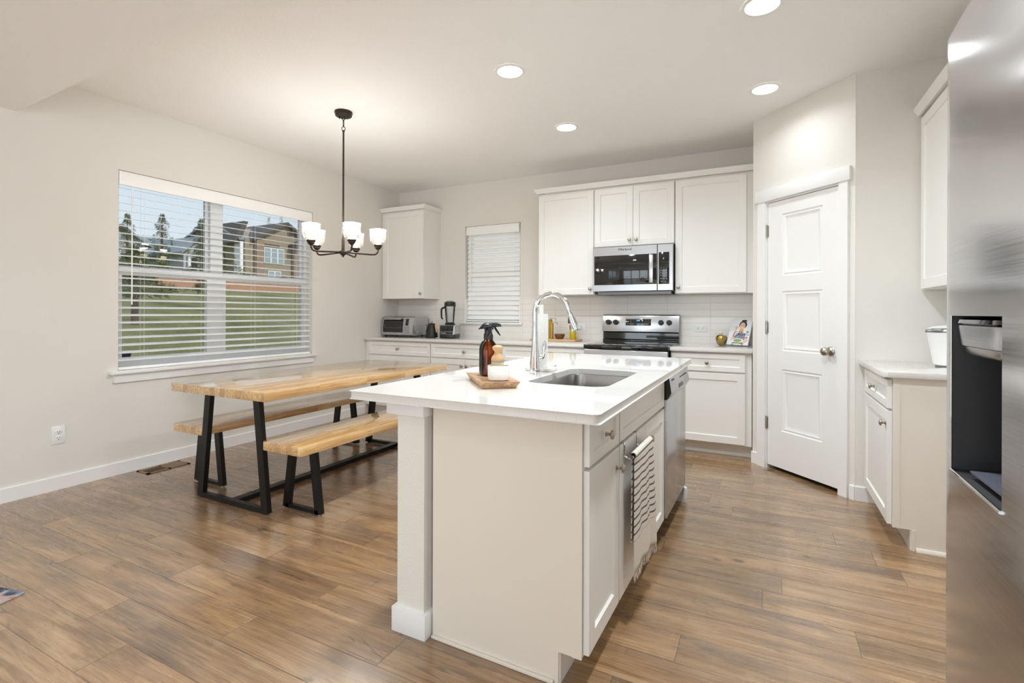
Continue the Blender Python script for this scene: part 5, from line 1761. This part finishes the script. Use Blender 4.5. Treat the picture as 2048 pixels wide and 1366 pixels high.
MB(Q).lathe([(0, 0.0555), (0.0255, 0.0555), (0.026, 0.058), (0.0255, 0.0635), (0, 0.0635)], n=28).build('grey_ring', M['greyrub'], br)
b = MB(Q)
rnd = random.Random(3)
for i in range(110):
    a, rr_ = rnd.random() * 2 * PI, 0.024 * math.sqrt(rnd.random())
    if i < 60:
        rr_ = 0.0235
        a = 2 * PI * i / 60
    x, y = rr_ * math.cos(a), rr_ * math.sin(a)
    b.tube([(x, y, 0.056), (x * 1.12, y * 1.12, 0.02)], 0.0011, 4)
o = b.build('bristles', M['bristle'], br)

# paper towel on marble holder
hx, hy = 3.212, -2.757
ph = thing('paper_towel_holder', 'white marble paper towel holder behind the faucet', 'paper towel holder', (hx, hy, CT))
Q = Matrix.Translation((hx, hy, CT))
MB(Q).lathe([(0, 0.0004), (0.079, 0.0004), (0.082, 0.003), (0.082, 0.013), (0.079, 0.016), (0, 0.016)], n=40).build('base', M['marble'], ph)
MB(Q @ Matrix.Rotation(YAW, 4, 'Z')).box(-0.011, -0.011, 0.015, 0.011, 0.011, 0.337, 0.002).build('post', M['marble'], ph)
MB(Q @ Matrix.Rotation(YAW, 4, 'Z')).lathe([(0.0, 0.016), (0.012, 0.016), (0.012, 0.022), (0.0, 0.022)], (0.07, 0.03, 0), 14).tube([(0.055, 0.03, 0.0195), (0.09, 0.03, 0.0195)], 0.005, 8).build('tension_arm', M['chrome'], ph)
MB(Q).lathe([(0.017, 0.0165), (0.034, 0.0165), (0.0345, 0.018), (0.0345, 0.287), (0.034, 0.289), (0.017, 0.289), (0.017, 0.0165)], n=36).build('paper_towel_roll', M['paper'])
tag(bpy.data.objects['paper_towel_roll'], 'nearly used up white paper towel roll standing behind the chrome faucet', 'paper towel')

# floor mat at the left edge
MMm = Matrix.Translation((1.443, -4.161, 0)) @ Matrix.Rotation(R(14), 4, 'Z')
mt = MB(MMm).prism(rrect(-1.0, -0.62, 0, 0.0, 0.012, 3), 0.0004, 0.007, 'z', 0.002).build('floor_mat', M['mat'])
tag(mt, 'blue grey printed floor mat at the left edge of the photo', 'mat')
# ------------------------------------------------------------------ outside the dining window
gp = [(-T - 0.02, -0.62), (-6, -0.2), (-12, 0.72), (-25, 2.72), (-31, 3.5), (-38, 4.3), (-48, 5.2), (-70, 6.2), (-95, 6.6)]


def gz(x):
    for (a, za), (c, zc) in zip(gp, gp[1:]):
        if c <= x <= a:
            return za + (zc - za) * (x - a) / (c - a)
    return gp[-1][1]


b = MB()
ys_ = list(range(-25, 91, 5))
vs, fs = [], []
rnd = random.Random(7)
xs_ = [g_[0] for g_ in gp]
for x, z in gp:
    for y in ys_:
        vs.append((x, y, z + (rnd.uniform(-0.08, 0.08) if x < -3 else 0)))
m_ = len(ys_)
for i in range(len(gp) - 1):
    for j in range(m_ - 1):
        fs.append((i * m_ + j, i * m_ + j + 1, (i + 1) * m_ + j + 1, (i + 1) * m_ + j))
b.add(vs, fs, True)
struct('ground_outside', b, M['lawn'])


def pine(label, x, y, h, r, trunk, seed, n=420, group='pine trees on the hillside', lean=0.0, mat='pine'):
    rnd = random.Random(seed)
    z0 = gz(x) - 0.1
    o = thing('pine_tree', label, 'tree', (x, y, z0 + 0.1), group)
    MB().tube([(x, y, z0), (x + lean, y, z0 + h * 0.5), (x + lean, y, z0 + h * 0.97)], [r * 0.09, r * 0.065, r * 0.015], 8).build('trunk', M['bark'], o)
    b = MB()
    for i in range(n):
        q = (i + rnd.random()) / n
        zz = trunk + (1 - trunk) * q ** 1.15
        env = r * (1 - ((zz - trunk) / (1 - trunk)) ** 1.3) * (0.75 + 0.35 * math.sin(zz * 23 + seed)) + 0.03 * r
        if (zz - trunk) / (1 - trunk) < 0.12:
            env *= 0.75
        a = rnd.random() * 2 * PI
        d = env * (0.25 + 0.75 * math.sqrt(rnd.random()))
        c = Vector((x + lean + d * math.cos(a), y + d * math.sin(a), z0 + h * zz))
        s = r * rnd.uniform(0.06, 0.13)
        ax = Vector((math.cos(a), math.sin(a), rnd.uniform(-0.1, 0.5))).normalized()
        t = ax.cross(Vector((0, 0, 1))).normalized()
        u = t.cross(ax)
        for k in range(5):
            an = k * 2 * PI / 5 + rnd.random()
            dd = (ax * 0.6 + t * math.cos(an) + u * math.sin(an) * 0.8).normalized()
            sd = dd.cross(ax).normalized() * s * 0.28
            b.add([c - sd * 0.5, c + dd * s + sd * 0.3, c + dd * s * 1.5, c + dd * s - sd * 0.6], [(0, 1, 2, 3)])
    b.build('needles', M[mat], o, fix=False)
    return o


def bush(label, x, y, h, r, seed, mat='leaf'):
    rnd = random.Random(seed)
    z0 = gz(x)
    b = MB()
    for i in range(150):
        a, e = rnd.random() * 2 * PI, rnd.random()
        d = r * math.sqrt(rnd.random())
        c = Vector((x + d * math.cos(a), y + d * math.sin(a), z0 + h * e * math.sqrt(max(0.05, 1 - (d / r) ** 2))))
        s = r * rnd.uniform(0.1, 0.2)
        for k in range(4):
            v1 = Vector((rnd.uniform(-1, 1), rnd.uniform(-1, 1), rnd.uniform(-0.2, 1))).normalized()
            v2 = v1.cross(Vector((rnd.random(), rnd.random(), rnd.random()))).normalized()
            b.add([c, c + v1 * s + v2 * s * 0.3, c + v1 * s * 1.5, c + v1 * s - v2 * s * 0.3], [(0, 1, 2, 3)])
    b.tube([(x, y, z0 - 0.05), (x, y, z0 + h * 0.4)], r * 0.06, 6)
    o = b.build('shrub', M[mat], fix=False)
    return tag(o, label, 'shrub', 'green shrubs at the foot of the grey houses')


pine('tall pine in front of the grey houses, left of the two in the left sash', -38, 17.4, 4.6, 1.35, 0.12, 1)
pine('tall pine in front of the grey houses, right of the two in the left sash', -38, 20.5, 4.7, 1.55, 0.1, 5)
pine('pine cut by the left edge of the dining window', -38, 15.0, 4.2, 1.2, 0.15, 9)
pine('lower pine just left of the window mullion', -36, 21.2, 2.9, 1.3, 0.08, 12)
pine('near pine on the lawn with a bare trunk, behind the lower left sash', -12.5, 3.05, 2.35, 1.2, 0.42, 3, 650, lean=0.05)
pine('near pine on the lawn partly behind the window mullion', -15, 6.75, 3.0, 0.95, 0.3, 8, 480)
pine('small pine top rising behind the ridge of the tan house, left of two', -60, 43.5, 9.3, 1.3, 0.5, 14, 120)
pine('small pine top rising behind the ridge of the tan house, right of two', -60, 45.6, 9.8, 1.2, 0.5, 17, 120)
for k, (x, y, h, r) in enumerate(((-34.6, 15.6, 1.0, 0.8), (-34.6, 13.6, 0.9, 0.8), (-34.0, 21.5, 1.0, 0.8))):
    bush(['yellow green shrub below the grey houses, second from the left window edge', 'yellow green shrub below the grey houses at the left window edge', 'yellow green shrub at the foot of the pines beside the mullion'][k], x, y, h, r, 30 + k)


def gable(b, x0, x1, y0, y1, z, rise, ov=0.4, t=0.25):
    """roof with its ridge along x"""
    ym_ = (y0 + y1) / 2
    a = math.atan2(rise, (y1 - y0) / 2)
    b.prism([(y0 - ov, z - ov * math.tan(a)), (ym_, z + rise), (y1 + ov, z - ov * math.tan(a)), (y1 + ov, z - ov * math.tan(a) + t), (ym_, z + rise + t), (y0 - ov, z - ov * math.tan(a) + t)], x0, x1, 'x')


def gable_y(b, x0, x1, y0, y1, z, rise, ov=0.4, t=0.25):
    xm_ = (x0 + x1) / 2
    a = math.atan2(rise, (x1 - x0) / 2)
    b.prism([(x0 - ov, z - ov * math.tan(a)), (xm_, z + rise), (x1 + ov, z - ov * math.tan(a)), (x1 + ov, z - ov * math.tan(a) + t), (xm_, z + rise + t), (x0 - ov, z - ov * math.tan(a) + t)], y0, y1, 'y')


# tan house on the right: the front that faces us stands at x = -45
hx_ = -45
ho = thing('tan_house', 'tan house with stone piers and grey gabled roof on the hill at right', 'house', (hx_ - 5, 33.5, 5.0))
MB().box(hx_ - 11, 29.3, 4.2, hx_, 36.7, 9.05).build('walls', M['stucco'], ho)
b = MB().prism([(30.2, 9.05), (36.7, 9.05), (34.6, 11.0), (33.6, 11.0)], hx_ - 8, hx_ - 0.02, 'x')
b.build('gable_wall', M['stucco'], ho)
b = MB()
gable_y(b, hx_ - 11, hx_ - 0.6, 28.7, 33.0, 9.0, 2.0, 0.5, 0.2)
b.build('main_roof', M['roof'], ho)
MB().prism([(hx_ - 1.2, 8.85), (hx_ + 0.3, 8.7), (hx_ - 4.6, 10.95), (hx_ - 5.0, 10.95)], 30.0, 33.6, 'y').build('brown_roof_slope', M['roofb'], ho)
b = MB()
gable(b, hx_ - 8, hx_ + 0.6, 30.4, 38.0, 9.05, 2.15, 0.5, 0.28)
b.build('gable_roof', M['fascia'], ho)
b = MB()
gable(b, hx_ - 3, hx_ + 1.9, 35.0, 39.2, 8.9, 1.15, 0.35, 0.22)
b.build('porch_roof', M['fascia'], ho)
for y0_, y1_ in ((30.3, 31.2), (35.1, 36.0)):
    MB().box(hx_ - 0.2, y0_, 4.2, hx_ + 0.5, y1_, 9.0).build('stone_pier', M['gstone'], ho)
MB().box(hx_ - 0.3, 36.0, 4.2, hx_ + 0.1, 38.6, 9.0).build('balcony_shade', M['shadow'], ho)  # solid dark box, balcony shade painted as colour
b = MB()
for y_ in (36.05, 37.05, 38.05):
    b.box(hx_ + 0.1, y_, 6.3, hx_ + 0.16, y_ + 0.08, 8.7)
b.box(hx_ + 0.1, 36.0, 7.45, hx_ + 0.16, 38.3, 7.53)
b.build('balcony_frame', M['fascia'], ho)
MB().box(hx_ + 0.02, 36.1, 6.4, hx_ + 0.11, 38.2, 8.4).build('balcony_glass', M['hglass'], ho)
MB().box(hx_ + 0.02, 36.1, 5.95, hx_ + 0.2, 38.4, 6.3).build('balcony_band', M['stucco'], ho)
MB().box(hx_ + 0.02, 36.2, 4.6, hx_ + 0.11, 37.7, 5.6).build('lower_glass', M['hglass'], ho)


def hwin(y0_, y1_, z0_, z1_, n, root):
    f = MB().box(hx_ + 0.0, y0_, z0_, hx_ + 0.07, y1_, z1_)
    fo = f.build('window', M['trim'], root)
    w_ = (y1_ - y0_) / n
    for i in range(n):
        MB().box(hx_ + 0.04, y0_ + i * w_ + 0.07, z0_ + 0.07, hx_ + 0.085, y0_ + (i + 1) * w_ - 0.07, z1_ - 0.07).build('pane', M['hglass'], fo)


hwin(31.55, 34.1, 6.6, 8.35, 3, ho)
hwin(32.05, 33.7, 4.75, 5.8, 2, ho)
MB().box(hx_ - 0.02, 34.6, 10.1, hx_ + 0.06, 35.3, 10.5).build('gable_vent', M['fascia'], ho)
MB().box(hx_ - 1.2, 28.9, 4.2, hx_ - 0.2, 29.25, 8.7).build('porch_column', M['trim'], ho)
MB().prism([(28.2, 8.5), (29.4, 10.9), (29.9, 10.9), (28.9, 8.5)], hx_ - 9, hx_ - 0.3, 'x').build('side_eave', M['fascia'], ho)

# grey houses further left
for k, (x, y0_, y1_, zt_, rise, lab) in enumerate((
        (-52, 18.5, 23.2, 8.0, 1.5, 'grey house with porch posts and low gable behind the left pine'),
        (-61, 26.85, 32.7, 8.9, 1.4, 'long grey house between the two tall pines'),
        (-50, 25.9, 28.7, 7.7, 1.35, 'grey house with dark gable beside the mullion'),
        (-59.6, 33.5, 37.0, 9.2, 1.3, 'dark blue grey house half hidden behind the tan house'))):
    g = thing('grey_house', lab, 'house', (x - 4, (y0_ + y1_) / 2, 5.2), 'grey houses on the hill')
    MB().box(x - 8, y0_, 4.6, x, y1_, zt_).build('walls', M['gsiding'], g)
    b = MB()
    if k % 2 == 0:
        gable(b, x - 8, x + 0.6, y0_, y1_, zt_, rise, 0.5, 0.22)
        b.build('roof', M['roof'], g)
        MB().prism([(y0_, zt_), (y1_, zt_), ((y0_ + y1_) / 2, zt_ + rise)], x - 7, x - 0.02, 'x').build('gable_wall', M['gsiding'], g)
    else:
        gable_y(b, x - 8, x + 0.6, y0_ - 0.4, y1_ + 0.4, zt_, rise, 0.5, 0.22)
        b.build('roof', M['roof'], g)
    MB().box(x, y0_ + 0.4, 5.6, x + 0.08, y1_ - 0.6, 6.9).build('porch_shade', M['shadow'], g)  # dark panel on the wall standing in for porch shade
    for q in (0.15, 0.5, 0.85):
        yy = y0_ + (y1_ - y0_) * q
        MB().box(x + 0.1, yy - 0.13, 4.8, x + 0.36, yy + 0.13, 7.2).build('porch_post', M['trim'], g)
# boulders along the top of the dirt bank
pr_ = None
bm_ = random.Random(11)
for k, y in enumerate((16.2, 17.6, 19.4, 20.3, 23.2, 24.6)):
    x = -31.5 - bm_.random()
    r_ = bm_.uniform(0.25, 0.45)
    b = MB(Matrix.Translation((x, y, gz(x) + r_ * 0.4)))
    b.sphere((0, 0, 0), r_, 10, 7, (1, bm_.uniform(1, 1.6), 0.7))
    o = b.build('boulder', M['gstone'])
    tag(o, 'rounded brown boulder on the orange dirt bank outside the dining window', 'rock', 'boulders along the dirt bank')
